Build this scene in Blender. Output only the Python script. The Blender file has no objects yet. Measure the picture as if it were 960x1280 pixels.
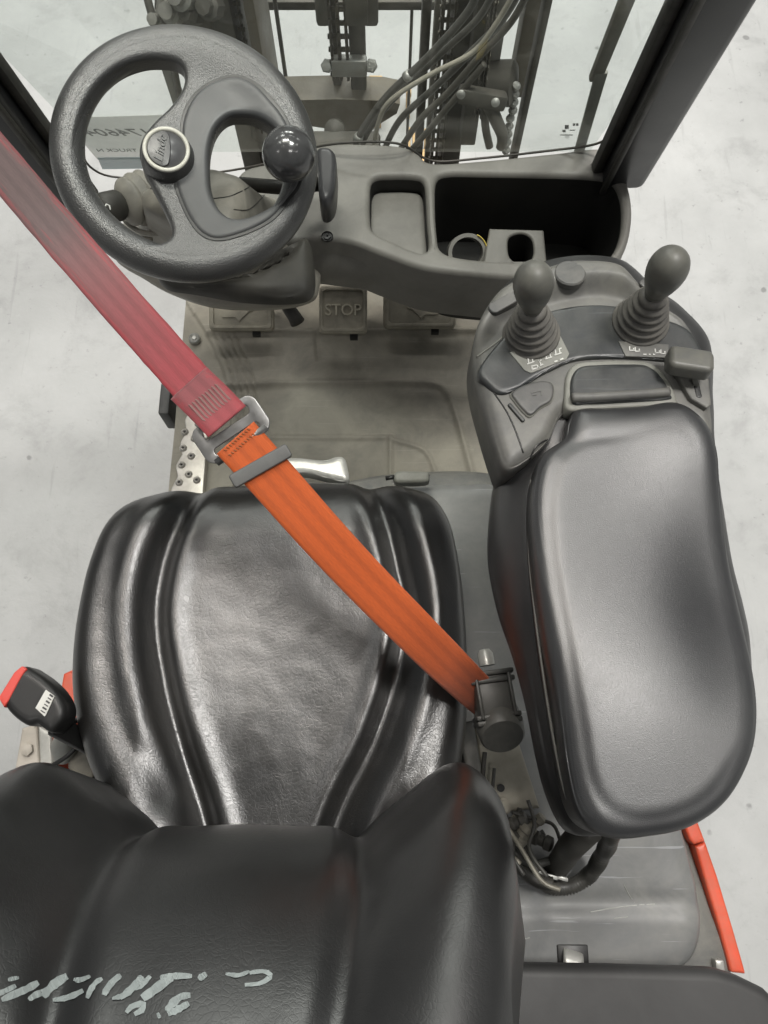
import bpy, bmesh, math, random
import numpy as np
from mathutils import Vector, Matrix, noise
from math import sin, cos, radians, pi, sqrt, exp, atan2
random.seed(4)
S = bpy.context.scene
col = S.collection

# ------------------------------------------------------------------ camera, light, exposure
F, HC, TILT = 961.0, 2.08, radians(18)
cam = bpy.data.objects.new('camera', bpy.data.cameras.new('camera'))
col.objects.link(cam); S.camera = cam
cam.location = (0, 0, HC); cam.rotation_euler = (TILT, 0, 0)
cam.data.sensor_fit = 'VERTICAL'; cam.data.sensor_height = 24; cam.data.sensor_width = 18
cam.data.lens = 24 * F / 1280; cam.data.clip_start = .02; cam.data.clip_end = 200
W = bpy.data.worlds.new('World'); S.world = W; W.use_nodes = True
bgn = W.node_tree.nodes['Background']
bgn.inputs['Color'].default_value = (.96, .985, 1.0, 1); bgn.inputs['Strength'].default_value = .16
for (ix, iy, sx, sy, en) in ((-.75, 2.15, 2.3, .7, 265), (-1.8, 9.5, 3.0, 1.2, 430), (1.9, 9.5, 3.0, 1.2, 430), (1.75, .95, 1.3, .8, 275), (-3.6, 1.6, 1.5, .6, 45), (4.9, 1.2, 1.5, .6, 35), (-2.2, -2.6, 1.6, .6, 50), (1.6, -2.6, 1.6, .6, 50),  # both far lamps are added to give the backrest a sheen
                             (-2.0, 5.4, 1.6, .6, 95), (1.8, 5.2, 1.6, .6, 95), (5.2, 5.2, 1.6, .6, 25), (-5.6, 5.4, 1.6, .6, 25), (-5.8, -2.6, 1.6, .6, 25), (5.2, -2.6, 1.6, .6, 25)):
    ld = bpy.data.lights.new('hall_or_sheen_lamp', 'AREA'); ld.shape = 'RECTANGLE'
    ld.size = sx; ld.size_y = sy; ld.energy = en; ld.color = (1, .935, .86) if abs(ix + .75) < .1 else (1, .972, .93)
    lo = bpy.data.objects.new('hall_or_sheen_lamp', ld); lo.location = (ix, iy, 7.2); col.objects.link(lo)
S.view_settings.view_transform = 'Standard'; S.view_settings.look = 'None'
S.view_settings.exposure = 0.0; S.view_settings.gamma = 1

# ------------------------------------------------------------------ picture point -> place helpers
FW = Vector((0, sin(TILT), -cos(TILT))); UP = Vector((0, cos(TILT), sin(TILT))); RT = Vector((1, 0, 0)); C0 = Vector((0, 0, HC))
def ray(u, v): return FW + RT * ((u - 480) / F) + UP * ((640 - v) / F)
def P(u, v, z):
    r = ray(u, v); return C0 + r * ((z - HC) / r.z)
def Q(u, v, d): return C0 + ray(u, v) * d
def PY(u, v, y):
    r = ray(u, v); return C0 + r * (y / r.y)
def xy(pts, z): return [tuple(P(u, v, z)[:2]) for u, v in pts]

# ------------------------------------------------------------------ materials
def nn(nt, t, **k):
    n = nt.nodes.new(t)
    for a, b in k.items():
        if a in n.inputs: n.inputs[a].default_value = b
        else: setattr(n, a, b)
    return n
def ramp(nt, src, stops):
    r = nt.nodes.new('ShaderNodeValToRGB'); nt.links.new(src, r.inputs[0])
    e = r.color_ramp.elements
    while len(e) < len(stops): e.new(.5)
    for i, (p, c) in enumerate(stops):
        e[i].position = p; e[i].color = c if len(c) == 4 else (*c, 1)
    return r
def g(v): return (v, v, v)
def mat(name, c, rough=.5, metal=0, dust=None, dust_amt=.0, dscale=6, bump=0, bscale=400, spec=.5, var=.12, rvar=.08, wrinkle=0, scratch=0, bd=.00018):
    m = bpy.data.materials.new(name); m.use_nodes = True; nt = m.node_tree; L = nt.links.new
    b = nt.nodes['Principled BSDF']; b.inputs['Metallic'].default_value = metal; b.inputs['Specular IOR Level'].default_value = spec
    tc = nn(nt, 'ShaderNodeTexCoord').outputs['Object']
    n1 = nn(nt, 'ShaderNodeTexNoise', Scale=dscale, Detail=8.0, Roughness=.62); L(tc, n1.inputs['Vector'])
    lo = tuple(x * (1 - var) for x in c); hi = tuple(min(1, x * (1 + var)) for x in c)
    r1 = ramp(nt, n1.outputs['Fac'], [(.3, lo), (.7, hi)]); cur = r1.outputs[0]
    if dust:
        n2 = nn(nt, 'ShaderNodeTexNoise', Scale=dscale * 1.7, Detail=10.0, Roughness=.7, Distortion=.4); L(tc, n2.inputs['Vector'])
        rr = ramp(nt, n2.outputs['Fac'], [(.5 - .28 * dust_amt - .08, g(0)), (.78 - .3 * dust_amt, g(1))])
        fac = rr.outputs[0]
        mu = nn(nt, 'ShaderNodeMath', operation='MULTIPLY'); L(fac, mu.inputs[0]); mu.inputs[1].default_value = min(1, .35 + dust_amt)
        mx = nn(nt, 'ShaderNodeMixRGB'); L(mu.outputs[0], mx.inputs[0]); L(cur, mx.inputs[1]); mx.inputs[2].default_value = (*dust, 1); cur = mx.outputs[0]
    if scratch:
        mp = nn(nt, 'ShaderNodeMapping'); mp.inputs['Scale'].default_value = (3, 90, 20); mp.inputs['Rotation'].default_value = (0, 0, .9); L(tc, mp.inputs[0])
        n3 = nn(nt, 'ShaderNodeTexNoise', Scale=2.2, Detail=4.0); L(mp.outputs[0], n3.inputs['Vector'])
        rs = ramp(nt, n3.outputs['Fac'], [(.665, g(0)), (.69, g(1))])
        mu = nn(nt, 'ShaderNodeMath', operation='MULTIPLY'); L(rs.outputs[0], mu.inputs[0]); mu.inputs[1].default_value = scratch
        mx = nn(nt, 'ShaderNodeMixRGB'); L(mu.outputs[0], mx.inputs[0]); L(cur, mx.inputs[1]); mx.inputs[2].default_value = (*[min(1, x * 2.2 + .06) for x in c], 1); cur = mx.outputs[0]
    L(cur, b.inputs['Base Color'])
    r2 = ramp(nt, n1.outputs['Fac'], [(.35, g(max(.03, rough - rvar))), (.65, g(min(1, rough + rvar)))]); L(r2.outputs[0], b.inputs['Roughness'])
    bh = None
    if bump:
        nb = nn(nt, 'ShaderNodeTexNoise', Scale=bscale, Detail=2.0); L(tc, nb.inputs['Vector'])
        bp = nn(nt, 'ShaderNodeBump', Strength=bump, Distance=bd); L(nb.outputs['Fac'], bp.inputs['Height']); bh = bp
    if wrinkle:
        nz = nn(nt, 'ShaderNodeTexNoise', Scale=14.0, Detail=3.0); L(tc, nz.inputs['Vector'])
        ad = nn(nt, 'ShaderNodeMixRGB', blend_type='LINEAR_LIGHT'); ad.inputs[0].default_value = .02; L(tc, ad.inputs[1]); L(nz.outputs['Color'], ad.inputs[2])
        v = nn(nt, 'ShaderNodeTexVoronoi', feature='DISTANCE_TO_EDGE', Scale=170.0); L(ad.outputs[0], v.inputs['Vector'])
        rv = ramp(nt, v.outputs['Distance'], [(0, g(.25)), (.11, g(1))])
        v2 = nn(nt, 'ShaderNodeTexNoise', Scale=46.0, Detail=5.0, Roughness=.62, Distortion=.7); L(tc, v2.inputs['Vector'])
        rw = ramp(nt, v2.outputs['Fac'], [(.46, g(1)), (.5, g(.1)), (.54, g(1))])
        am = ramp(nt, n1.outputs['Fac'], [(.38, g(.55)), (.62, g(1))])
        a2 = nn(nt, 'ShaderNodeMath', operation='MULTIPLY'); L(rv.outputs[0], a2.inputs[0]); L(rw.outputs[0], a2.inputs[1])
        ml = nn(nt, 'ShaderNodeMath', operation='MULTIPLY'); L(am.outputs[0], ml.inputs[0]); ml.inputs[1].default_value = wrinkle
        bp = nn(nt, 'ShaderNodeBump', Distance=.0008); L(a2.outputs[0], bp.inputs['Height']); L(ml.outputs[0], bp.inputs['Strength'])
        if bh: L(bh.outputs[0], bp.inputs['Normal'])
        bh = bp
    if bh: L(bh.outputs[0], b.inputs['Normal'])
    return m
DUST = (.20, .194, .176)
M = {}
M['seat'] = mat('seat_vinyl', g(.010), .31, spec=1.0, bump=.6, bscale=1000, wrinkle=.17, dust=(.022, .020, .017), dust_amt=.2, dscale=9, rvar=.03)
M['back'] = mat('backrest_vinyl', g(.010), .36, spec=1.0, bump=.2, bscale=1100, wrinkle=.1, dscale=5, dust=(.020, .020, .020), dust_amt=.3)
M['arm'] = mat('armrest_skin', (0.021, 0.021, 0.023), .37, spec=.9, bump=.8, bd=.00026, bscale=1300, dust=(0.043, 0.045, 0.045), dust_amt=.3, dscale=5, rvar=.05)
M['house'] = mat('housing_plastic', (0.019, 0.019, 0.020), .42, spec=.7, bump=.4, bscale=1500, dust=(0.041, 0.041, 0.040), dust_amt=.25)
M['deck'] = mat('console_plastic', (0.047, 0.049, 0.050), .46, bump=.4, bscale=1500, dust=(0.137, 0.132, 0.123), dust_amt=.45, dscale=12, scratch=.25)
M['decklt'] = mat('console_grey_plastic', (0.094, 0.094, 0.092), .5, bump=.35, bscale=1500, dust=(0.178, 0.174, 0.155), dust_amt=.45, dscale=14)
M['deckdark'] = mat('console_dark_plastic', (0.024, 0.027, 0.030), .36, bump=.3, bscale=1500, dust=(0.090, 0.090, 0.081), dust_amt=.25, dscale=16, scratch=.3)
M['label'] = mat('label_grey', (0.260, 0.260, 0.234), .55, dust=(0.182, 0.182, 0.156), dust_amt=.3, dscale=40)
M['knob'] = mat('lever_knob_grey', (0.102, 0.103, 0.095), .42, dust=(0.178, 0.172, 0.142), dust_amt=.3, dscale=20, bump=.2)
M['boot'] = mat('boot_rubber', (0.098, 0.095, 0.089), .6, dust=(0.196, 0.184, 0.161), dust_amt=.35, dscale=30, bump=.3)
M['wheel'] = mat('wheel_grained', (0.046, 0.046, 0.046), .33, spec=.9, bump=1.0, bd=.0007, bscale=620, dust=(0.065, 0.064, 0.061), dust_amt=.25)
M['wheelsm'] = mat('wheel_smooth', (0.066, 0.068, 0.070), .45, bump=.15, dust=(0.101, 0.101, 0.101), dust_amt=.3)
M['stop'] = mat('pedal_lettering', (.50, .47, .38), .7, dust=(.3, .28, .22), dust_amt=.3, dscale=40)
M['ball'] = mat('ball_plastic', (.05, .05, .052), .15, spec=.9, rvar=.03, bump=.08, dust=(.09, .09, .09), dust_amt=.25, dscale=25)
M['white'] = mat('ring_white', (.62, .61, .55), .45, dust=(.4, .38, .3), dust_amt=.3, dscale=30)
M['badge'] = mat('badge_grey', (.10, .10, .105), .35, dscale=20)
M['badged'] = mat('badge_dark', (.045, .045, .047), .35, dscale=20)
M['dash'] = mat('dash_plastic', (0.121, 0.117, 0.105), .52, bump=.5, bscale=1100, dust=DUST, dust_amt=.5, dscale=5, var=.2)
M['dashin_shaded'] = mat('shaded_bin_plastic', (0.007, 0.007, 0.006), .65, bump=.4, dust=(0.017, 0.016, 0.014), dust_amt=.25)  # recess shade put into the colour, much darker than the dash plastic
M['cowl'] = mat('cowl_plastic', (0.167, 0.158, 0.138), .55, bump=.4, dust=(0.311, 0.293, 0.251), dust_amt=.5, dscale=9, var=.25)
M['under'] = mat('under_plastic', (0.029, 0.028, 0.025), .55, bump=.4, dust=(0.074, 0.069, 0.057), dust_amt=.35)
M['matte'] = mat('floor_mat_rubber', (0.175, 0.166, 0.142), .72, bump=.7, bscale=500, dust=(0.305, 0.288, 0.236), dust_amt=.5, dscale=7, var=.3, scratch=.2)
M['pedal'] = mat('pedal_rubber', (0.184, 0.172, 0.141), .7, bump=.6, bscale=600, dust=(0.338, 0.317, 0.253), dust_amt=.5, dscale=15)
M['alu'] = mat('step_metal', (.62, .60, .56), .38, metal=.7, dust=(.42, .40, .36), dust_amt=.5, dscale=20, bump=.3, bscale=200)
M['steel'] = mat('buckle_steel', (.30, .30, .30), .38, metal=.85, dust=(.24, .235, .22), dust_amt=.4, dscale=40)
M['steeld'] = mat('dark_steel', (.10, .095, .08), .55, metal=.3, dust=(.20, .185, .15), dust_amt=.5, dscale=14, var=.3, bump=.4, bscale=150)
M['mast'] = mat('mast_steel', (0.065, 0.063, 0.055), .6, metal=.2, dust=(0.129, 0.121, 0.101), dust_amt=.45, dscale=10, var=.35, bump=.5, bscale=120)
M['mastlt'] = mat('mast_steel_pale', (0.204, 0.204, 0.191), .5, metal=.3, dust=(0.289, 0.281, 0.246), dust_amt=.45, dscale=14, var=.25)
M['brown'] = mat('greasy_member', (0.109, 0.089, 0.060), .55, dust=(0.153, 0.140, 0.109), dust_amt=.5, dscale=12, var=.3)
M['galv'] = mat('clamp_zinc', (.36, .37, .35), .45, metal=.5, dust=(.3, .29, .26), dust_amt=.4, dscale=25)
M['chain'] = mat('greasy_chain', (0.068, 0.064, 0.054), .4, metal=.5, dust=(0.160, 0.144, 0.112), dust_amt=.3, dscale=60)
M['hose'] = mat('hose_rubber', (0.051, 0.051, 0.048), .45, dust=(0.112, 0.107, 0.092), dust_amt=.4, dscale=14)
M['hoselt'] = mat('hose_tan', (.36, .34, .28), .5, dust=(.2, .19, .16), dust_amt=.3, dscale=14)
M['hood'] = mat('hood_plastic', (0.173, 0.178, 0.184), .42, bump=.4, bscale=900, dust=(0.275, 0.275, 0.258), dust_amt=.45, dscale=6, scratch=.6, var=.2)
M['rim'] = mat('hood_edge', (0.098, 0.101, 0.101), .5, bump=.3, dust=(0.238, 0.231, 0.203), dust_amt=.45, dscale=9)
M['red'] = mat('body_red_paint', (.72, .085, .035), .4, dust=(.45, .16, .1), dust_amt=.25, dscale=20, bump=.15)
M['pillar'] = mat('pillar_black', (0.013, 0.014, 0.017), .38, dust=(0.026, 0.026, 0.024), dust_amt=.25, dscale=5, bump=.1)
M['rubber'] = mat('seal_rubber', (0.024, 0.024, 0.022), .6, dust=(0.080, 0.076, 0.064), dust_amt=.35, dscale=20)
M['blackpl'] = mat('black_plastic', (0.012, 0.012, 0.012), .4, dust=(0.028, 0.028, 0.027), dust_amt=.2, bump=.3)
M['greypl'] = mat('grey_guide_plastic', (0.072, 0.074, 0.072), .5, dust=(0.110, 0.110, 0.105), dust_amt=.3, dscale=30)
M['retr'] = mat('retractor_plastic', (0.032, 0.032, 0.030), .45, dust=(0.079, 0.078, 0.071), dust_amt=.4, dscale=25)
M['retrd'] = mat('retractor_cap', (0.053, 0.053, 0.049), .5, dust=(0.098, 0.096, 0.086), dust_amt=.4, dscale=25)
M['bracket'] = mat('seat_bracket', (.24, .225, .185), .5, metal=.2, dust=(.33, .31, .26), dust_amt=.4, dscale=20)
M['beige'] = mat('beige_bracket', (.5, .46, .4), .5, dust=(.4, .37, .32), dust_amt=.3, dscale=20)
M['redplastic'] = mat('button_red', (.75, .09, .07), .4)
M['wood'] = mat('pallet_wood', (.62, .42, .20), .6, dust=(.45, .3, .14), dust_amt=.3, dscale=14)
M['ply'] = mat('yellow_tape', (.85, .66, .14), .45)
M['chalk'] = mat('paint_marker', (.42, .47, .46), .6, dust=(.25, .28, .28), dust_amt=.35, dscale=60)
M['symbol'] = mat('white_print', (.72, .72, .68), .5)
M['ink'] = mat('grey_ink', (.30, .31, .29), .6)
M['thread'] = mat('stitch_thread', (.22, .13, .12), .8)
M['thread2'] = mat('stitch_thread_rust', (.28, .09, .03), .8)
M['rear'] = mat('rear_panel_plastic', (0.026, 0.026, 0.026), .55, bump=.3, dust=(0.051, 0.051, 0.051), dust_amt=.35, dscale=4)
M['wglass'] = mat('grey_handle', (.5, .5, .47), .35, metal=.3, dust=(.3, .3, .28), dust_amt=.4, dscale=20)
def webbing(name, c, dirt, lo, hi):
    m = bpy.data.materials.new(name); m.use_nodes = True; nt = m.node_tree; L = nt.links.new
    b = nt.nodes['Principled BSDF']; b.inputs['Roughness'].default_value = .72; b.inputs['Sheen Weight'].default_value = .25
    uv = nn(nt, 'ShaderNodeUVMap').outputs[0]
    sp = nn(nt, 'ShaderNodeSeparateXYZ'); L(uv, sp.inputs[0])
    # distance from the edges of the webbing: wear darkens the middle
    a = nn(nt, 'ShaderNodeMath', operation='PINGPONG'); L(sp.outputs['Y'], a.inputs[0]); a.inputs[1].default_value = .5
    n1 = nn(nt, 'ShaderNodeTexNoise', Scale=5.0, Detail=8.0, Roughness=.7); mp = nn(nt, 'ShaderNodeMapping'); mp.inputs['Scale'].default_value = (1.5, 2.2, 1); L(uv, mp.inputs[0]); L(mp.outputs[0], n1.inputs['Vector'])
    s = nn(nt, 'ShaderNodeMath', operation='ADD'); L(a.outputs[0], s.inputs[0])
    q = nn(nt, 'ShaderNodeMath', operation='MULTIPLY_ADD'); L(n1.outputs['Fac'], q.inputs[0]); q.inputs[1].default_value = 1.1; q.inputs[2].default_value = -.55; L(q.outputs[0], s.inputs[1])
    along = ramp(nt, sp.outputs['X'], lo)
    r = ramp(nt, s.outputs[0], [(.0, g(.45)), (.14, g(1))])
    mm = nn(nt, 'ShaderNodeMath', operation='MULTIPLY'); L(r.outputs[0], mm.inputs[0]); L(along.outputs[0], mm.inputs[1])
    mx = nn(nt, 'ShaderNodeMixRGB'); L(mm.outputs[0], mx.inputs[0]); mx.inputs[1].default_value = (*c, 1); mx.inputs[2].default_value = (*dirt, 1)
    n4 = nn(nt, 'ShaderNodeTexNoise', Scale=60.0, Detail=3.0); L(uv, n4.inputs['Vector'])
    r4 = ramp(nt, n4.outputs['Fac'], [(.3, g(.78)), (.7, g(1.0))])
    mu = nn(nt, 'ShaderNodeMixRGB', blend_type='MULTIPLY'); mu.inputs[0].default_value = 1; L(mx.outputs[0], mu.inputs[1]); L(r4.outputs[0], mu.inputs[2])
    wb = nn(nt, 'ShaderNodeTexWave', Scale=1.1, bands_direction='Y', Distortion=.25); L(uv, wb.inputs['Vector'])
    rb = ramp(nt, wb.outputs['Fac'], [(.1, g(.80)), (.55, g(1))]); mub = nn(nt, 'ShaderNodeMixRGB', blend_type='MULTIPLY'); mub.inputs[0].default_value = .8; L(mu.outputs[0], mub.inputs[1]); L(rb.outputs[0], mub.inputs[2]); mu = mub
    L(mu.outputs[0], b.inputs['Base Color'])
    w = nn(nt, 'ShaderNodeTexWave', Scale=hi, bands_direction='Y', Distortion=0.0); L(uv, w.inputs['Vector'])
    w2 = nn(nt, 'ShaderNodeTexWave', Scale=150.0, bands_direction='X'); L(uv, w2.inputs['Vector'])
    ww = nn(nt, 'ShaderNodeMath', operation='ADD'); L(w.outputs['Fac'], ww.inputs[0]); L(w2.outputs['Fac'], ww.inputs[1])
    bp = nn(nt, 'ShaderNodeBump', Strength=.16, Distance=.0005); L(ww.outputs[0], bp.inputs['Height']); L(bp.outputs[0], b.inputs['Normal'])
    return m
M['redweb'] = webbing('red_webbing', (.40, .040, .052), (.115, .085, .085), [(0, g(.95)), (.55, g(.95)), (.88, g(.25))], 2.4)
M['orweb'] = webbing('orange_webbing', (.60, .105, .012), (.30, .055, .015), [(0, g(.12)), (.5, g(.2)), (1, g(.8))], 2.4)

def concrete():
    m = bpy.data.materials.new('concrete'); m.use_nodes = True; nt = m.node_tree; L = nt.links.new; b = nt.nodes['Principled BSDF']
    tc = nn(nt, 'ShaderNodeTexCoord').outputs['Object']
    n1 = nn(nt, 'ShaderNodeTexNoise', Scale=1.6, Detail=10.0, Roughness=.62, Distortion=.15); L(tc, n1.inputs['Vector'])
    r1 = ramp(nt, n1.outputs['Fac'], [(.3, (.315, .325, .322)), (.5, (.365, .375, .372)), (.72, (.43, .44, .437))])
    n2 = nn(nt, 'ShaderNodeTexNoise', Scale=6.0, Detail=10.0, Roughness=.72, Distortion=.25); L(tc, n2.inputs['Vector'])
    r2 = ramp(nt, n2.outputs['Fac'], [(.32, g(.82)), (.48, g(1)), (.7, g(1.08))])
    mu = nn(nt, 'ShaderNodeMixRGB', blend_type='MULTIPLY'); mu.inputs[0].default_value = 1; L(r1.outputs[0], mu.inputs[1]); L(r2.outputs[0], mu.inputs[2])
    n3 = nn(nt, 'ShaderNodeTexVoronoi', Scale=7.0, Randomness=1.0); L(tc, n3.inputs['Vector'])
    n3b = nn(nt, 'ShaderNodeTexNoise', Scale=30.0, Detail=3.0); L(tc, n3b.inputs['Vector'])
    ad = nn(nt, 'ShaderNodeMath', operation='MULTIPLY_ADD'); L(n3b.outputs['Fac'], ad.inputs[0]); ad.inputs[1].default_value = .16; L(n3.outputs['Distance'], ad.inputs[2])
    r3 = ramp(nt, ad.outputs[0], [(.125, g(.45)), (.16, g(1))])
    mu2 = nn(nt, 'ShaderNodeMixRGB', blend_type='MULTIPLY'); mu2.inputs[0].default_value = .75; L(mu.outputs[0], mu2.inputs[1]); L(r3.outputs[0], mu2.inputs[2])
    mp = nn(nt, 'ShaderNodeMapping'); mp.inputs['Scale'].default_value = (14, 1.2, 1); mp.inputs['Rotation'].default_value = (0, 0, .5); L(tc, mp.inputs[0])
    n5 = nn(nt, 'ShaderNodeTexNoise', Scale=2.6, Detail=5.0, Distortion=.3); L(mp.outputs[0], n5.inputs['Vector'])
    n6 = nn(nt, 'ShaderNodeTexNoise', Scale=34.0, Detail=6.0, Roughness=.7); L(tc, n6.inputs['Vector'])
    r6 = ramp(nt, n6.outputs['Fac'], [(.30, g(.62)), (.385, g(1)), (.64, g(1)), (.72, g(1.12))])
    mu6 = nn(nt, 'ShaderNodeMixRGB', blend_type='MULTIPLY'); mu6.inputs[0].default_value = .8; L(mu2.outputs[0], mu6.inputs[1]); L(r6.outputs[0], mu6.inputs[2]); mu2 = mu6
    r5 = ramp(nt, n5.outputs['Fac'], [(.31, g(.84)), (.37, g(1))])
    mu3 = nn(nt, 'ShaderNodeMixRGB', blend_type='MULTIPLY'); mu3.inputs[0].default_value = .7; L(mu2.outputs[0], mu3.inputs[1]); L(r5.outputs[0], mu3.inputs[2])
    L(mu3.outputs[0], b.inputs['Base Color'])
    rr = ramp(nt, n2.outputs['Fac'], [(.4, g(.42)), (.65, g(.62))]); L(rr.outputs[0], b.inputs['Roughness'])
    bp = nn(nt, 'ShaderNodeBump', Strength=.5, Distance=.004); L(n2.outputs['Fac'], bp.inputs['Height']); L(bp.outputs[0], b.inputs['Normal'])
    return m
M['concrete'] = concrete()
def glassmat():
    m = bpy.data.materials.new('windscreen_glass'); m.use_nodes = True; nt = m.node_tree; L = nt.links.new
    nt.nodes.remove(nt.nodes['Principled BSDF']); out = nt.nodes['Material Output']
    t = nn(nt, 'ShaderNodeBsdfTransparent'); t.inputs[0].default_value = (.96, .985, .975, 1)
    gl = nn(nt, 'ShaderNodeBsdfGlossy', Roughness=.03); fr = nn(nt, 'ShaderNodeFresnel', IOR=1.45)
    mx = nn(nt, 'ShaderNodeMixShader'); geo = nn(nt, 'ShaderNodeNewGeometry'); iv = nn(nt, 'ShaderNodeMath', operation='SUBTRACT'); iv.inputs[0].default_value = 1; L(geo.outputs['Backfacing'], iv.inputs[1]); fm = nn(nt, 'ShaderNodeMath', operation='MULTIPLY'); L(fr.outputs[0], fm.inputs[0]); L(iv.outputs[0], fm.inputs[1]); L(fm.outputs[0], mx.inputs[0]); L(t.outputs[0], mx.inputs[1]); L(gl.outputs[0], mx.inputs[2])
    df = nn(nt, 'ShaderNodeBsdfDiffuse'); df.inputs[0].default_value = (.6, .6, .56, 1)
    tc = nn(nt, 'ShaderNodeTexCoord').outputs['Object']; n = nn(nt, 'ShaderNodeTexNoise', Scale=6.0, Detail=8.0); L(tc, n.inputs['Vector'])
    r = ramp(nt, n.outputs['Fac'], [(.3, g(.015)), (.75, g(.09))])
    m2 = nn(nt, 'ShaderNodeMixShader'); L(r.outputs[0], m2.inputs[0]); L(mx.outputs[0], m2.inputs[1]); L(df.outputs[0], m2.inputs[2]); L(m2.outputs[0], out.inputs[0])
    return m
M['glass'] = glassmat()

# ------------------------------------------------------------------ object helpers
BASE = {}
def thing(name, label, cat, loc=(0, 0, 0), group=None, kind=None):
    o = bpy.data.objects.new(name, None); o.empty_display_size = .05; col.objects.link(o); o.location = loc
    o['label'] = label; o['category'] = cat
    if group: o['group'] = group
    if kind: o['kind'] = kind
    BASE[o.name] = Vector(loc); return o
def link(name, verts, faces, m, parent=None, smooth=True, angle=None, uvs=None, label=None):
    b = BASE[parent.name] if parent else Vector((0, 0, 0))
    me = bpy.data.meshes.new(name)
    me.from_pydata([tuple(Vector(v) - b) for v in verts], [], faces)
    bm = bmesh.new(); bm.from_mesh(me)
    bmesh.ops.recalc_face_normals(bm, faces=bm.faces); bm.to_mesh(me); bm.free()
    if uvs:
        l = me.uv_layers.new(name='UVMap')
        for lp in me.loops: l.data[lp.index].uv = uvs[lp.vertex_index]
    mats = m if isinstance(m, (list, tuple)) else [m]
    for mm in mats: me.materials.append(M[mm])
    if smooth: me.shade_smooth()
    if smooth and angle: me.set_sharp_from_angle(angle=radians(angle))
    o = bpy.data.objects.new(name, me); col.objects.link(o)
    if parent: o.parent = parent
    BASE[o.name] = b
    if label: o['label'] = label
    return o
class G:      # gathers several shapes of ONE part
    def __init__(s): s.v = []; s.f = []
    def add(s, v, f):
        n = len(s.v); s.v += [Vector(x) for x in v]; s.f += [tuple(i + n for i in q) for q in f]; return s
    def out(s, name, m, parent=None, smooth=True, angle=35, **k): return link(name, s.v, s.f, m, parent, smooth, angle, **k)
def spl(pts, n=120, closed=True):
    pts = [Vector(p) for p in pts]; N = len(pts); out = []
    segs = N if closed else N - 1
    for k in range(n):
        t = k / n * segs if closed else k / (n - 1) * segs
        i = min(int(t), segs - 1); f = t - i
        gp = (lambda j: pts[j % N]) if closed else (lambda j: pts[max(0, min(N - 1, j))])
        a, b, c, d = gp(i - 1), gp(i), gp(i + 1), gp(i + 2)
        out.append(.5 * ((2 * b) + (c - a) * f + (2 * a - 5 * b + 4 * c - d) * f * f + (3 * b - a - 3 * c + d) * f ** 3))
    return out
def resample(pts, n, closed=True):
    P_ = [Vector(p) for p in pts]
    if closed: P_ = P_ + [P_[0]]
    L = [0]
    for i in range(1, len(P_)): L.append(L[-1] + (P_[i] - P_[i - 1]).length)
    out = []; j = 0; m = n if closed else n - 1
    for k in range(n):
        t = L[-1] * k / m
        while j < len(L) - 2 and L[j + 1] < t: j += 1
        f = (t - L[j]) / max(1e-9, L[j + 1] - L[j]); out.append(P_[j].lerp(P_[j + 1], min(1, f)))
    return out
def outline(pts, z, n=160): return resample(spl([(*p, 0) for p in xy(pts, z)], 600), n)
def area(l): return sum(l[i - 1][0] * l[i][1] - l[i][0] * l[i - 1][1] for i in range(len(l))) / 2
def normals2(l):   # outward for ccw
    out = []; n = len(l)
    for i in range(n):
        t = Vector(l[(i + 1) % n]) - Vector(l[i - 1]); t.z = 0; t.normalize(); out.append(Vector((t.y, -t.x, 0)))
    return out
def rrect(cx, cy, w, h, r, n=5):
    out = []
    for (sx, sy, a0) in ((1, 1, 0), (-1, 1, 90), (-1, -1, 180), (1, -1, 270)):
        for k in range(n + 1):
            a = radians(a0 + 90 * k / n); out.append(Vector((cx + sx * (w / 2 - r) + r * cos(a), cy + sy * (h / 2 - r) + r * sin(a), 0)))
    return out
def I3(x, y, z): return Vector((x, y, z))
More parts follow.
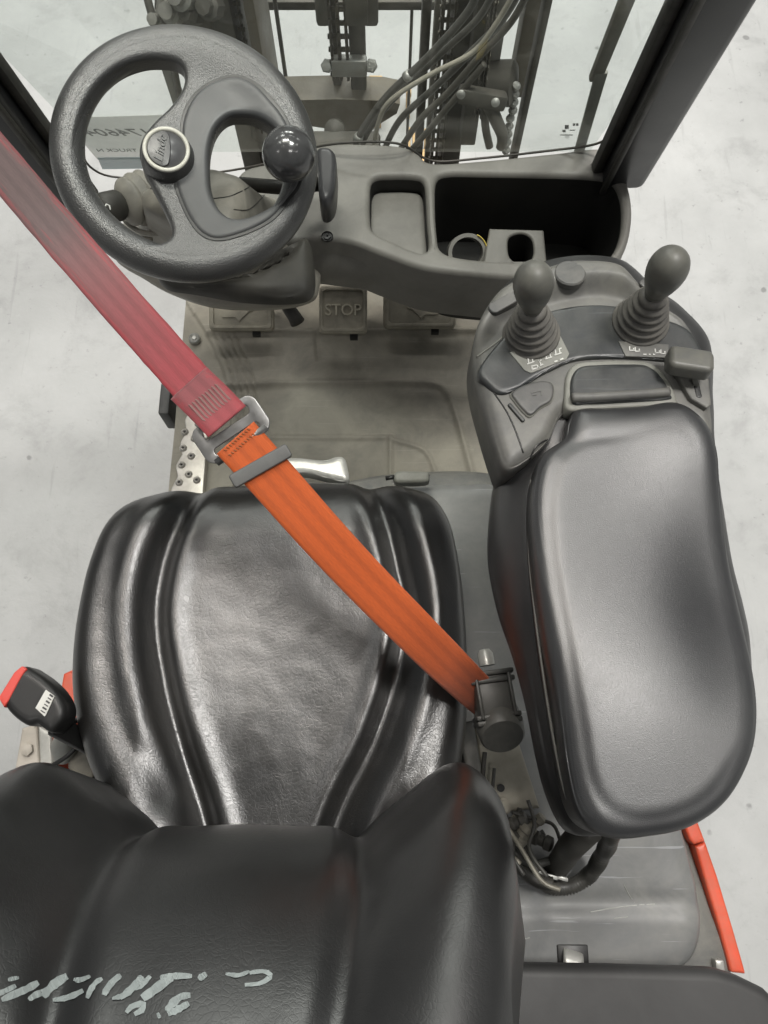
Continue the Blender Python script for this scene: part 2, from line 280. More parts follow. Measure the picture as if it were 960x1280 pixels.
def plate(name, outer, holes, z, zb, r, m, parent, T=I3, hz=None, rv=None, hm=None, angle=50, bottom=True, label=None, grid=None):
    """slab with rounded rim and rounded holes; hz: floor height per hole, None for a through hole"""
    zf = z if callable(z) else (lambda x, y: z)
    rv = rv if rv is not None else r
    outer = [Vector(p) for p in outer]
    if area(outer) < 0: outer = outer[::-1]
    bm = bmesh.new(); K = 4; tops = []; mi = {}
    def ring(pts, zs): return [bm.verts.new(T(p.x, p.y, q)) for p, q in zip(pts, zs)]
    def strip(a, b, idx=0):
        n = len(a)
        for i in range(n):
            try: f = bm.faces.new((a[i], a[(i + 1) % n], b[(i + 1) % n], b[i])); f.material_index = idx
            except ValueError: pass
    def edge(loop, sgn, zend, idx):
        nm = normals2(loop); prev = None; first = None
        for k in range(K + 1):
            a = pi / 2 * k / K
            pts = [p - n_ * (sgn * r * (1 - sin(a))) for p, n_ in zip(loop, nm)]
            zz = [zf(p.x, p.y) - rv * (1 - cos(a)) for p in pts]
            rg = ring(pts, zz)
            if prev: strip(prev, rg, 0)
            else: first = rg
            prev = rg
        if zend is not None:
            rg = ring(loop, [zend(p.x, p.y) if callable(zend) else zend for p in loop]); strip(prev, rg, idx); prev = rg
        return first, prev
    f0, b0 = edge(outer, 1, zb, 0); tops.append(f0); bots = [b0]
    for hi_, h in enumerate(holes):
        h = [Vector(p) for p in h]
        if area(h) < 0: h = h[::-1]
        hzv = hz[hi_] if hz else None
        ff, bb = edge(h, -1, hzv if hzv is not None else zb, 1 if hm else 0); tops.append(ff)
        if hzv is not None: bm.faces.new(bb).material_index = 1 if hm else 0
        else: bots.append(bb)
    def fill(loops):
        es = []
        for l in loops:
            for i in range(len(l)):
                e = bm.edges.get((l[i], l[(i + 1) % len(l)]))
                if e is None: e = bm.edges.new((l[i], l[(i + 1) % len(l)]))
                es.append(e)
        bmesh.ops.triangle_fill(bm, use_beauty=True, use_dissolve=False, edges=es)
    if grid:
        from mathutils.geometry import delaunay_2d_cdt
        lp2 = []; nm = normals2(outer); lp2.append([p - q * r for p, q in zip(outer, nm)])
        for h in holes:
            h = [Vector(p) for p in h]
            if area(h) < 0: h = h[::-1]
            nm = normals2(h); lp2.append([p + q * r for p, q in zip(h, nm)])
        pts = []; ed = []; bmv = []
        for l, tv in zip(lp2, tops):
            n0 = len(pts); pts += [(p.x, p.y) for p in l]; bmv += list(tv); ed += [(n0 + i, n0 + (i + 1) % len(l)) for i in range(len(l))]
        def inside(x, y, l):
            c_ = False; j = len(l) - 1
            for i in range(len(l)):
                if (l[i].y > y) != (l[j].y > y) and x < (l[j].x - l[i].x) * (y - l[i].y) / (l[j].y - l[i].y) + l[i].x: c_ = not c_
                j = i
            return c_
        ok = lambda x, y: inside(x, y, lp2[0]) and not any(inside(x, y, l) for l in lp2[1:])
        ar = np.array(pts); x = ar[:, 0].min()
        while x < ar[:, 0].max():
            y = ar[:len(lp2[0]), 1].min()
            while y < ar[:, 1].max():
                if np.hypot(ar[:, 0] - x, ar[:, 1] - y).min() > grid * .5 and ok(x, y): pts.append((x, y)); bmv.append(bm.verts.new(T(x, y, zf(x, y))))
                y += grid
            x += grid
        vo, eo, fo, ov, oe, of = delaunay_2d_cdt([Vector(p) for p in pts], ed, [], 0, 1e-7)
        for f in fo:
            cx_ = sum(vo[i].x for i in f) / len(f); cy_ = sum(vo[i].y for i in f) / len(f)
            if ok(cx_, cy_) and all(ov[i] for i in f):
                try: bm.faces.new([bmv[ov[i][0]] for i in f])
                except ValueError: pass
    else: fill(tops)
    if bottom: fill(bots)
    bmesh.ops.recalc_face_normals(bm, faces=bm.faces)
    b = BASE[parent.name] if parent else Vector()
    bmesh.ops.translate(bm, vec=-b, verts=bm.verts)
    me = bpy.data.meshes.new(name); bm.to_mesh(me); bm.free()
    me.materials.append(M[m])
    if hm: me.materials.append(M[hm])
    me.shade_smooth(); me.set_sharp_from_angle(angle=radians(angle))
    o = bpy.data.objects.new(name, me); col.objects.link(o); o.parent = parent; BASE[o.name] = b
    if label: o['label'] = label
    return o
def pad(name, outl, zf, r, zb, m, parent, T=I3, rv=None, rings=46, c=None, power=2.0, angle=None, label=None):
    """cushion-like body: domed top given by zf, rim rolled over a width r, wall down to zb"""
    O = np.array([[p[0], p[1]] for p in outl]); rv = r if rv is None else rv
    if area(outl) < 0: O = O[::-1]
    cc = np.array(c if c else O.mean(0)); n = len(O)
    zfun = zf if callable(zf) else (lambda x, y: zf)
    V = []; Fc = []
    ss = [1 - (k / rings) ** 1.55 for k in range(rings + 1)]
    for k, s in enumerate(ss[:-1]):
        pts = cc + s * (O - cc)
        D = np.sqrt(((pts[:, None, :] - O[None, :, :]) ** 2).sum(-1)).min(1)
        for (x, y), d in zip(pts, D):
            if k == 0: d = 0
            e = max(0, 1 - d / r); drop = rv * (1 - (max(0, 1 - e ** power)) ** (1 / power))
            V.append(T(x, y, zfun(x, y) - drop))
    V.append(T(cc[0], cc[1], zfun(*cc)))
    K = rings
    for k in range(K - 1):
        for i in range(n):
            j = (i + 1) % n; Fc.append((k * n + i, k * n + j, (k + 1) * n + j, (k + 1) * n + i))
    for i in range(n): Fc.append(((K - 1) * n + i, (K - 1) * n + (i + 1) % n, K * n))
    b0 = len(V)
    for x, y in O: V.append(T(x, y, (zb(x, y) if callable(zb) else zb)))
    for i in range(n): Fc.append((i, b0 + i, b0 + (i + 1) % n, (i + 1) % n))
    Fc.append(tuple(b0 + i for i in range(n)))
    return link(name, V, Fc, m, parent, True, angle, label=label)
def tubev(path, r, n=10, cap=True):
    path = [Vector(p) for p in path]; V = []; Fc = []
    t0 = (path[1] - path[0]).normalized(); a = t0.orthogonal().normalized(); N = len(path)
    for i, p in enumerate(path):
        t = (path[min(i + 1, N - 1)] - path[max(i - 1, 0)]).normalized()
        a = (a - t * a.dot(t)).normalized(); b = t.cross(a)
        rr = r(i / (N - 1)) if callable(r) else r
        for k in range(n):
            w = 2 * pi * k / n; V.append(p + (a * cos(w) + b * sin(w)) * rr)
    for i in range(N - 1):
        for k in range(n): Fc.append((i * n + k, i * n + (k + 1) % n, (i + 1) * n + (k + 1) % n, (i + 1) * n + k))
    if cap: Fc += [tuple(range(n))[::-1], tuple((N - 1) * n + k for k in range(n))]
    return V, Fc
def lathev(prof, o, ax, n=40, side=None):
    ax = Vector(ax).normalized(); a = Vector(side).normalized() if side else ax.orthogonal().normalized(); a = (a - ax * a.dot(ax)).normalized(); b = ax.cross(a); V = []; Fc = []
    for r, h in prof:
        for k in range(n):
            w = 2 * pi * k / n; V.append(Vector(o) + ax * h + (a * cos(w) + b * sin(w)) * max(r, 1e-5))
    for i in range(len(prof) - 1):
        for k in range(n): Fc.append((i * n + k, i * n + (k + 1) % n, (i + 1) * n + (k + 1) % n, (i + 1) * n + k))
    Fc += [tuple(range(n))[::-1], tuple((len(prof) - 1) * n + k for k in range(n))]
    return V, Fc
def boxv(c, sx, sy, sz, R=None, bev=.002, seg=2):
    bm = bmesh.new(); bmesh.ops.create_cube(bm, size=1); bmesh.ops.scale(bm, vec=(sx, sy, sz), verts=bm.verts)
    if bev: bmesh.ops.bevel(bm, geom=list(bm.edges) + list(bm.verts), offset=min(bev, min(sx, sy, sz) * .45), segments=seg, profile=.5, affect='EDGES')
    Mx = Matrix.Translation(Vector(c)) @ (R.to_4x4() if R else Matrix.Identity(4)); bmesh.ops.transform(bm, matrix=Mx, verts=bm.verts)
    bm.verts.index_update(); V = [v.co.copy() for v in bm.verts]; Fc = [tuple(v.index for v in f.verts) for f in bm.faces]; bm.free(); return V, Fc
def frame(x, z):          # rotation matrix with given x axis and (about) z axis
    x = Vector(x).normalized(); z = Vector(z); y = z.cross(x).normalized(); z = x.cross(y).normalized()
    return Matrix((x, y, z)).transposed()
def barv(a, b, w, h, upv=(0, 0, 1), bev=.002):
    a, b = Vector(a), Vector(b); R = frame(b - a, upv); return boxv((a + b) / 2, (b - a).length, w, h, R, bev)
def ribbonv(path, nrm, w, th=.0016, nu=6):
    """flat band along path; nrm(i) is the face normal. returns verts, faces, uvs"""
    V = []; Fc = []; U = []; N = len(path); L = 0; M_ = nu + 1
    tot = sum((path[i + 1] - path[i]).length for i in range(N - 1))
    for i, p in enumerate(path):
        if i: L += (path[i] - path[i - 1]).length
        t = (path[min(i + 1, N - 1)] - path[max(i - 1, 0)]).normalized(); nv = nrm(i); s = t.cross(nv).normalized(); nv = s.cross(t).normalized()
        for sd in (1, -1):
            for k in range(M_):
                f = k / nu; V.append(p + s * ((f - .5) * w) + nv * (sd * th / 2 * (1 if 0 < k < nu else .4))); U.append((L / tot, f))
    R_ = 2 * M_
    for i in range(N - 1):
        a, b = i * R_, (i + 1) * R_
        for k in range(nu):
            Fc.append((a + k, a + k + 1, b + k + 1, b + k)); Fc.append((a + M_ + k, b + M_ + k, b + M_ + k + 1, a + M_ + k + 1))
        Fc.append((a, b, b + M_, a + M_)); Fc.append((a + nu, a + M_ + nu, b + M_ + nu, b + nu))
    for a in (0, (N - 1) * R_):
        for k in range(nu): Fc.append((a + k, a + M_ + k, a + M_ + k + 1, a + k + 1))
    return V, Fc, U
def textv(s, size, ext, shear=0, mirror=False, space=1):
    cu = bpy.data.curves.new('t', 'FONT'); cu.body = s; cu.size = size; cu.extrude = ext; cu.shear = shear; cu.align_x = 'CENTER'; cu.align_y = 'CENTER'; cu.space_character = space; cu.resolution_u = 3
    o = bpy.data.objects.new('t', cu); col.objects.link(o); dg = bpy.context.evaluated_depsgraph_get()
    me = bpy.data.meshes.new_from_object(o.evaluated_get(dg)); V = [v.co.copy() for v in me.vertices]; Fc = [tuple(p.vertices) for p in me.polygons]
    bpy.data.objects.remove(o); bpy.data.meshes.remove(me)
    if mirror:
        for v in V: v.x = -v.x
    return V, Fc
def placev(V, o, R): return [Vector(o) + R @ v for v in V]
def poly_d(pts):    # distance to an open polyline (world xy) and side
    A = np.array([[p[0], p[1]] for p in pts])
    def f(x, y):
        p = np.array([x, y]); a = A[:-1]; b = A[1:]; ab = b - a
        t = np.clip(((p - a) * ab).sum(1) / (ab ** 2).sum(1), 0, 1); q = a + ab * t[:, None]; d = np.hypot(*(p - q).T); i = d.argmin()
        s = np.sign(ab[i, 0] * (p - a[i])[1] - ab[i, 1] * (p - a[i])[0]); return d[i], s
    return f
def line(pts, z, n=30): return spl([(*p, 0) for p in xy(pts, z)], n, False)
def sst(a, b, x):
    t = max(0, min(1, (x - a) / (b - a))); return t * t * (3 - 2 * t)
def dup(root, loc, label=None):
    def cp(o, par):
        c = o.copy(); col.objects.link(c); c.parent = par; BASE[c.name] = BASE[o.name]
        for ch in kids.get(o.name, []): cp(ch, c)
        return c
    kids = {}
    for o in col.objects:
        if o.parent: kids.setdefault(o.parent.name, []).append(o)
    c = cp(root, None); c.location = loc
    if label: c['label'] = label
    return c

from mathutils.bvhtree import BVHTree
def onsurf(o, pts, off=.0006):      # points of a part's surface seen along given directions, lifted off along its normal
    b = BASE[o.name]; bv = BVHTree.FromPolygons([v.co + b for v in o.data.vertices], [tuple(p.vertices) for p in o.data.polygons]); out = []
    for u, v in pts:
        h = bv.ray_cast(C0, ray(u, v).normalized())
        if h[0] is not None:
            n = h[1] if h[1].dot(C0 - h[0]) > 0 else -h[1]; out.append(h[0] + n * off)
    return out
def seamline(name, o, pts, m, parent, rad=.0009, off=.0002, n=40):
    p2 = [(p.x, p.y) for p in spl([(*p, 0) for p in pts], n, False)]; q = onsurf(o, p2, off)
    if len(q) > 3: return link(name, *tubev(q, rad, 6), m, parent)

# ------------------------------------------------------------------ the setting
fl = link('concrete_floor', [(-40, -40, 0), (40, -40, 0), (40, 40, 0), (-40, 40, 0)], [(0, 1, 2, 3)], 'concrete'); fl['kind'] = 'structure'

# ------------------------------------------------------------------ forklift body
body = thing('forklift_body', 'grey engine hood and red body edges of the forklift under the seat', 'forklift', (0, 0, 0))
ZH = .95
shelf = outline([(520, 585), (630, 590), (700, 640), (800, 800), (842, 985), (868, 1060), (893, 1130), (922, 1225), (900, 1330), (600, 1420), (200, 1400), (60, 1330), (85, 1150), (96, 980), (108, 860), (150, 740), (300, 640), (420, 600)], ZH - .025, 220)
pad('hood_shelf', shelf, ZH - .025, .02, .55, 'rim', body, rings=10, angle=60)
hd = outline([(538, 603), (580, 602), (622, 603), (680, 640), (760, 760), (822, 940), (850, 1015), (868, 1080), (881, 1140), (876, 1190), (850, 1216), (800, 1222), (700, 1224), (600, 1226), (400, 1226), (200, 1200), (150, 1100), (160, 900), (250, 720), (430, 620)], ZH, 260)
def hoodz(x, y):
    z = ZH
    c = P(610, 1120, ZH); z += .010 * sst(.09, .04, math.hypot((x - c.x) * 1.0, (y - c.y) * .8))
    c = P(760, 1160, ZH); z += -.006 * sst(.02, .0, abs(y - c.y - .03)) * sst(.16, .12, abs(x - c.x))
    return z
hpn = pad('hood_panel', hd, hoodz, .028, ZH - .03, 'hood', body, rings=50, rv=.02)
seamline('hood_scratch', hpn, [(738, 1140), (780, 1133), (820, 1130)], 'wglass', body, .0006, 0)
seamline('hood_scratch', hpn, [(780, 1106), (786, 1118), (793, 1128)], 'wglass', body, .0006, 0)
seamline('hood_scratch', hpn, [(768, 1148), (785, 1146)], 'wglass', body, .0005, 0)
seamline('hood_scratch', hpn, [(626, 1174), (648, 1175), (662, 1172)], 'wglass', body, .0006, 0)
# slot, latch strap, and second slot at the rear edge
def pxbox(u0, v0, u1, v1, z, h, name, m, parent, bev=.002, rot=0):
    a, b = P(u0, v1, z), P(u1, v0, z)
    V, Fc = boxv(((a.x + b.x) / 2, (a.y + b.y) / 2, z - h / 2), abs(b.x - a.x), abs(b.y - a.y), h, Matrix.Rotation(rot, 3, 'Z') if rot else None, bev)
    return link(name, V, Fc, m, parent, True, 40)
pxbox(699, 1181, 735, 1230, ZH + .002, .012, 'latch_slot', 'blackpl', body)
lw = [P(717, 1240, ZH + .02), P(717, 1215, ZH + .012), P(717, 1196, ZH + .008), P(716, 1184, ZH - .004)]
V, Fc, U = ribbonv(spl(lw, 12, False), lambda i: Vector((0, 0, 1)), .026, .002); link('latch_strap', V, Fc, 'wglass', body, uvs=U)
pxbox(896, 1200, 905, 1216, ZH - .012, .02, 'edge_clip', 'wglass', body)
def strippoly(name, pts, z, h, m, parent, r=.004, n=90):
    o = resample([(*p, 0) for p in xy(pts, z)], n); return plate(name, o, [], z, z - h, r, m, parent)
strippoly('side_trim', [(846, 1008), (864, 1004), (882, 1052), (868, 1056), (862, 1050)], .93, .30, 'red', body)
strippoly('side_trim', [(869, 1058), (882, 1052), (897, 1095), (918, 1165), (933, 1218), (914, 1216), (899, 1160), (881, 1100)], .925, .30, 'red', body)
strippoly('side_trim', [(79, 842), (92, 836), (98, 900), (70, 960), (60, 1010), (58, 950), (72, 880)], .93, .3, 'red', body)
# chassis below the cab floor
V, Fc = boxv((-.0, .55, .33), .74, 1.1, .56, None, .02); link('chassis', V, Fc, 'steeld', body, True, 40)
V, Fc = boxv((.0, -.62, .42), .94, .9, .8, None, .08, 4); link('counterweight', V, Fc, 'steeld', body, True, 40)
rp = resample([(*p, 0) for p in xy([(620, 1207), (760, 1209), (895, 1213), (925, 1222), (962, 1240), (1010, 1300), (1000, 1450), (500, 1450), (560, 1300)], 1.05)], 120)
plate('rear_cover', rp, [], 1.05, 1.03, .012, 'rear', body)

# ------------------------------------------------------------------ cab floor
ZF = .65
matob = thing('floor_mat', 'dusty moulded rubber mat covering the cab floor below the pedals', 'floor mat', (0, .6, ZF))
mo = resample([(*p, 0) for p in xy([(180, 345), (420, 330), (640, 330), (720, 350), (735, 640), (215, 640), (222, 520), (200, 470), (180, 400)], ZF)], 200)
mlines = [(line([(275, 484), (400, 481), (500, 480), (545, 483), (562, 500), (575, 540), (590, 595)], ZF), .007, .009),
          (line([(262, 418), (600, 416)], ZF), .006, .010), (line([(260, 549), (486, 549)], ZF), .005, .006),
          (line([(488, 548), (488, 596)], ZF), .005, .006), (line([(492, 552), (530, 565), (545, 595)], ZF), .0045, .006),
          (line([(395, 418), (398, 452)], ZF), .004, -.004)]
mfun = [(poly_d(l), w, h) for l, w, h in mlines]
edge1 = poly_d(line([(243, 395), (268, 440), (286, 500), (292, 640)], ZF))
def matz(x, y):
    z = ZF
    for f, w, h in mfun:
        d, _ = f(x, y)
        if d < 4 * w: z += h * exp(-(d / w) ** 2)
    d, s = edge1(x, y)
    z += .006 * sst(-.004, .004, d * s)
    if d < .004: z -= .004 * (1 - d / .004)
    for k in (1, 2, 3, 4):
        if s > 0 and y < .86: z -= .0045 * exp(-((d - .013 * k - .004) / .0028) ** 2)
    z += .004 * noise.noise(Vector((x * 7, y * 7, 3)))
    return z
def gridsurf(name, x0, x1, y0, y1, nx, ny, zf, m, parent, zb=None):
    V = []; Fc = []
    for j in range(ny + 1):
        for i in range(nx + 1):
            x = x0 + (x1 - x0) * i / nx; y = y0 + (y1 - y0) * j / ny; V.append((x, y, zf(x, y)))
    for j in range(ny):
        for i in range(nx):
            a = j * (nx + 1) + i; Fc.append((a, a + 1, a + nx + 2, a + nx + 1))
    if zb is not None:
        n = len(V); bd = [i for i in range(nx + 1)] + [j * (nx + 1) + nx for j in range(1, ny + 1)] + [ny * (nx + 1) + i for i in range(nx - 1, -1, -1)] + [j * (nx + 1) for j in range(ny - 1, 0, -1)]
        for k in bd: V.append((V[k][0], V[k][1], zb))
        L_ = len(bd)
        for k in range(L_): Fc.append((bd[k], bd[(k + 1) % L_], n + (k + 1) % L_, n + k))
        Fc.append(tuple(n + k for k in range(L_)))
    return link(name, V, Fc, m, parent, True, 70)
gridsurf('mat_sheet', -.425, .37, .30, 1.06, 300, 270, matz, 'matte', matob, ZF - .02)
c = P(243, 423, ZF + .008)
b = lathev([(.0, .0035), (.004, .0035), (.0045, .001), (.010, .004), (.012, .002), (.0125, -.004)], c, (0, 0, 1), 20); link('mat_bolt', *b, 'galv', matob, True, 30)
# side bracket outside of the cab floor
pxbox(197, 478, 214, 517, .60, .08, 'side_bracket', 'greypl', body, .004)

# perforated step plate
st = thing('step_plate', 'worn pale metal step plate with round grips left of the floor mat', 'step', tuple(P(235, 560, .66)))
so = [(237, 496), (262, 515), (266, 560), (268, 620), (210, 632), (213, 600)]
le = []
for k in range(9):
    f = k / 8; u = 214 + (236 - 214) * f; v = 610 + (497 - 610) * f
    le += [(u + (5 if k % 2 else 0), v)]
sp_ = resample([(*p, 0) for p in xy([(262, 512), (258, 560), (252, 640), (208, 640)] + le, .675)], 150)
plate('tread', sp_, [], .675, .645, .002, 'alu', st)
for k, (u, v) in enumerate([(241, 520), (231, 540), (243, 548), (229, 560), (239, 570), (227, 581), (236, 593), (224, 603), (246, 600), (248, 530)]):
    gp_ = link('grip', *lathev([(.0025, .0012), (.0028, .0028), (.0045, .0034), (.0075, .0008), (.008, -.002)], P(u, v, .6755), (0, 0, 1), 14), 'alu', st, True, 60)
    link('grip_hole', *lathev([(.0024, .0010), (.0024, .0016)], P(u, v, .6757), (0, 0, 1), 10), 'blackpl', gp_)

# pedals
def pedal(name, label, u0, v0, u1, v1, z, kind):
    a, b = P(u0, v1, z), P(u1, v0, z); cx, cy, w, h = (a.x + b.x) / 2, (a.y + b.y) / 2, b.x - a.x, b.y - a.y
    t = thing(name, label, 'pedal', (cx, cy, z - .05))
    tl = radians(22)
    T = lambda x, y, zz: Vector((cx + x, cy + y * cos(tl) - zz * sin(tl), z + y * sin(tl) + zz * cos(tl)))
    h /= cos(tl)
    plate('pedal_pad', rrect(0, 0, w, h, .009, 5), [], 0, -.014, .004, 'pedal', t, T)
    fr = rrect(0, 0, w * .94, h * .92, .008, 5); hole = rrect(0, 0, w * .84, h * .78, .007, 5)
    plate('pedal_rim', fr, [hole], .004, -.002, .0015, 'pedal', t, T)
    if kind == 'stop':
        V, Fc = textv('STOP', .032, .0022, space=.95); V = [T(v.x, v.y - .002, v.z + .0015) for v in V]; link('lettering', V, Fc, 'stop', t, False)
    else:
        q = G(); s = 1 if kind == 'left' else -1
        q.add([T(x * s, y, zz) for zz in (-.001, .003) for x, y in ((-.038, -.016), (-.012, -.016), (-.004, -.024), (.004, -.016), (.034, .012), (.030, .016), (-.004, -.004), (-.012, .002), (-.038, .002))],
              [tuple(range(9))[::-1], tuple(range(9, 18))] + [(i, (i + 1) % 9, 9 + (i + 1) % 9, 9 + i) for i in range(9)])
        q.out('raised_arrow', 'pedal', t)
        V, Fc = boxv(T(.0, .008, .001), w * .36, h * .28, .004, Matrix.Rotation(tl, 3, 'X'), .0015); link('raised_block', V, Fc, 'pedal', t, True, 40)
    arm = barv(T(0, 0, -.02), T(.01, .12, -.05), .022, .008); link('pedal_arm', *arm, 'blackpl', t, True, 40)
    V, Fc = boxv(T(w * .22, -h * .53, -.014), .016, .014, .012, None, .001); link('hinge_clip', V, Fc, 'blackpl', t, True, 40)
    return t
pedal('accelerator_pedal', 'dusty wide rubber pedal with an arrow, left of the one marked STOP', 259, 366, 343, 408, .72, 'left')
pedal('brake_pedal', 'square dusty rubber pedal with raised letters STOP', 398, 363, 459, 411, .74, 'stop')
pedal('accelerator_pedal', 'dusty wide rubber pedal right of the one marked STOP', 479, 362, 569, 405, .72, 'right')
# dark stalk between the pedals: foot brake linkage under the column
t = thing('release_lever', 'dark round ended lever hanging between the column and the STOP pedal', 'lever', tuple(P(372, 402, .76)))
link('lever_arm', *tubev([P(340, 350, .86), P(352, 372, .82), P(368, 396, .80), P(372, 403, .79)], lambda f: .0105 + .004 * f, 14), 'under', t)

# ------------------------------------------------------------------ dashboard
ZD = 1.08
dash = thing('dashboard', 'dusty grey plastic dashboard with a tray and a deep storage bin', 'dashboard', tuple(P(600, 270, .98)))
do = outline([(300, 215), (345, 200), (400, 181), (450, 178), (500, 181), (522, 190), (540, 202), (600, 199), (690, 190), (750, 184), (766, 199), (784, 225), (791, 262), (786, 300), (772, 326), (745, 341), (700, 348), (640, 347), (590, 343), (530, 335), (480, 318), (440, 303), (400, 298), (330, 298), (290, 260)], ZD, 260)
tray = outline([(466, 224), (490, 220), (520, 221), (529, 226), (532, 240), (534, 275), (536, 305), (530, 314), (515, 311), (490, 300), (468, 289), (463, 278), (462, 250)], ZD, 90)
binh = outline([(546, 224), (560, 217), (600, 217), (660, 218), (730, 220), (762, 225), (774, 240), (778, 265), (775, 295), (764, 318), (742, 329), (700, 328), (640, 326), (580, 321), (552, 312), (546, 290), (544, 250)], ZD, 140)
plate('dash_top', do, [tray, binh], ZD, .965, .009, 'dash', dash, hz=[ZD - .038, ZD - .17], hm='dashin_shaded', bottom=False)
trf = resample([p * 1 for p in tray], 60); cen = sum(trf, Vector()) / 60
plate('tray_liner', [cen + (p - cen) * .97 for p in trf], [], ZD - .034, ZD - .0378, .002, 'dash', dash)
c = P(409, 297 - 1, ZD + .001)
link('dash_screw', *lathev([(.0015, .0006), (.0016, .0018), (.0055, .0022), (.006, .0005), (.0085, .0002), (.009, .0022), (.0095, -.001)], c, (0, 0, 1), 24), 'blackpl', dash, True, 30)
# lower front fascia
fas = [P(385, 352, .96), P(420, 356, .96), P(500, 367, .955), P(560, 378, .95), P(605, 387, .945), P(660, 390, .94)]
ft = [P(385, 300, ZD - .02), P(440, 306, ZD - .02), P(490, 322, ZD - .02), P(540, 338, ZD - .02), P(600, 345, ZD - .02), P(660, 349, ZD - .02)]
A = spl(ft, 40, False); B = spl(fas, 40, False); gg = G(); V = []; Fc = []
for i in range(40):
    for k in range(9):
        f = k / 8; p = A[i].lerp(B[i], f); p = p + Vector((0, -.012, 0)) * sin(pi * f) - Vector((0, .002, 0)); V.append(p)
    for k in range(9):
        f = 1 - k / 8; p = A[i].lerp(B[i], f) + Vector((0, .010, 0)); V.append(p)
for i in range(39):
    for k in range(18): Fc.append((i * 18 + k, i * 18 + (k + 1) % 18, (i + 1) * 18 + (k + 1) % 18, (i + 1) * 18 + k))
Fc += [tuple(range(18)), tuple(39 * 18 + k for k in range(18))]
link('fascia', V, Fc, 'dash', dash, True, 60)
# cup holder insert
ch = thing('cup_holder', 'grey plastic holder insert with an arched opening standing in the storage bin', 'cup holder', tuple(P(645, 320, ZD - .15)))
hol = outline([(637, 296), (650, 291), (662, 295), (667, 306), (665, 322), (650, 328), (638, 322), (635, 308)], ZD - .03, 50)
co = resample([(*p, 0) for p in xy([(612, 285), (680, 287), (684, 330), (604, 330)], ZD - .03)], 90)
plate('holder_block', co, [hol], ZD - .03, ZD - .13, .004, 'dash', ch, hz=[ZD - .12], hm='dashin_shaded')
t = thing('tape_roll', 'yellow edged open ring lying in the storage bin left of the holder', 'tape roll', tuple(P(585, 318, ZD - .08)))
a0 = P(583, 316, ZD - .05)
R_ = frame((1, .1, 0), (0, -.55, .83))
rp_ = [a0 + R_ @ Vector((cos(w) * .028, sin(w) * .026, 0)) for w in np.linspace(0, 2 * pi, 49)]
def ringband(path, h, th, ax, ctr):
    V = []; Fc = []; n = len(path) - 1
    for p in path[:-1]:
        o_ = (p - ctr).normalized()
        V += [p + o_ * th + ax * h, p - o_ * th + ax * h, p - o_ * th - ax * h, p + o_ * th - ax * h]
    for i in range(n):
        for k in range(4): Fc.append((i * 4 + k, i * 4 + (k + 1) % 4, ((i + 1) % n) * 4 + (k + 1) % 4, ((i + 1) % n) * 4 + k))
    return V, Fc
ax = R_ @ Vector((0, 0, 1))
link('tape_body', *ringband(rp_, .012, .003, ax, a0), 'dash', t, True, 40)
sg = [a0 + R_ @ Vector((cos(w) * .0315, sin(w) * .0295, 0)) for w in np.linspace(-.9, 1.0, 16)]
V, Fc, U = ribbonv(sg, lambda i: (sg[i] - a0), .032, .002); link('tape_end', V, Fc, 'ply', t, uvs=U)

# ------------------------------------------------------------------ steering column and cowl
WC = Vector((-.2445, .719, 1.308)); WN = Vector((sin(radians(10)), -sin(radians(15)), cos(radians(15)))).normalized()
WX = Vector((1, 0, 0)); WX = (WX - WN * WX.dot(WN)).normalized(); WY = WN.cross(WX)
def WT(x, y, z): return WC + WX * x + WY * y + WN * z
def WP(u, v, h=0):   # picture point -> wheel plane coords
    r = ray(u, v); o = WC + WN * h; k = (o - C0).dot(WN) / r.dot(WN); p = C0 + r * k - WC; return Vector((p.dot(WX), p.dot(WY), 0))
colm = thing('steering_column', 'dusty brown grey plastic cowl around the steering column under the wheel', 'steering column', tuple(P(290, 300, .95)))
cw0 = outline([(115, 235), (150, 215), (210, 205), (250, 185), (300, 165), (350, 175), (395, 195), (400, 250), (392, 300), (380, 322), (330, 332), (250, 330), (190, 312), (150, 290), (120, 270)], 1.09, 140)
cc_ = P(255, 270, 1.1); topc = WT(*WP(240, 215)[:2], -.07); Lr = []
V = []; Fc = []; prof = [(1.0, 1.0, 0), (1.0, 1.0, .10), (.97, .95, .14), (.86, .82, .20), (.66, .60, .38), (.50, .46, .62), (.42, .40, .85), (.38, .37, .97), (.30, .30, 1.0)]
mean = sum(cw0, Vector()) / len(cw0)
for (sx, sy, f) in prof:
    for p in cw0:
        q = Vector(((p.x - mean.x) * sx, (p.y - mean.y) * sy, 0)); base = Vector((mean.x, mean.y, .97)).lerp(topc, f)
        V.append(base + q)
n = len(cw0)
for k in range(len(prof) - 1):
    for i in range(n): Fc.append((k * n + i, k * n + (i + 1) % n, (k + 1) * n + (i + 1) % n, (k + 1) * n + i))
Fc += [tuple(range(n))[::-1], tuple((len(prof) - 1) * n + i for i in range(n))]
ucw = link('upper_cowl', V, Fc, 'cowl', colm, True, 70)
seamline('cowl_split', ucw, [(175, 244), (190, 236), (220, 250), (278, 247), (300, 240), (318, 231), (340, 231), (362, 236)], 'blackpl', colm, .0008, 0)
seamline('cowl_edge', ucw, [(292, 262), (310, 262), (325, 250), (338, 234)], 'under', colm, .0008, 0)
low = outline([(195, 335), (250, 345), (300, 340), (350, 320), (382, 290), (392, 330), (388, 360), (360, 368), (300, 366), (240, 356), (205, 350)], 1.16, 90)
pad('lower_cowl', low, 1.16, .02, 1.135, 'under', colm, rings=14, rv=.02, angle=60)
# split line in the cowl
sl = [P(u, v, z) for u, v, z in ((150, 245, 1.13), (200, 232, 1.16), (265, 250, 1.215), (290, 238, 1.222), (315, 229, 1.218), (345, 231, 1.205), (385, 240, 1.17))]
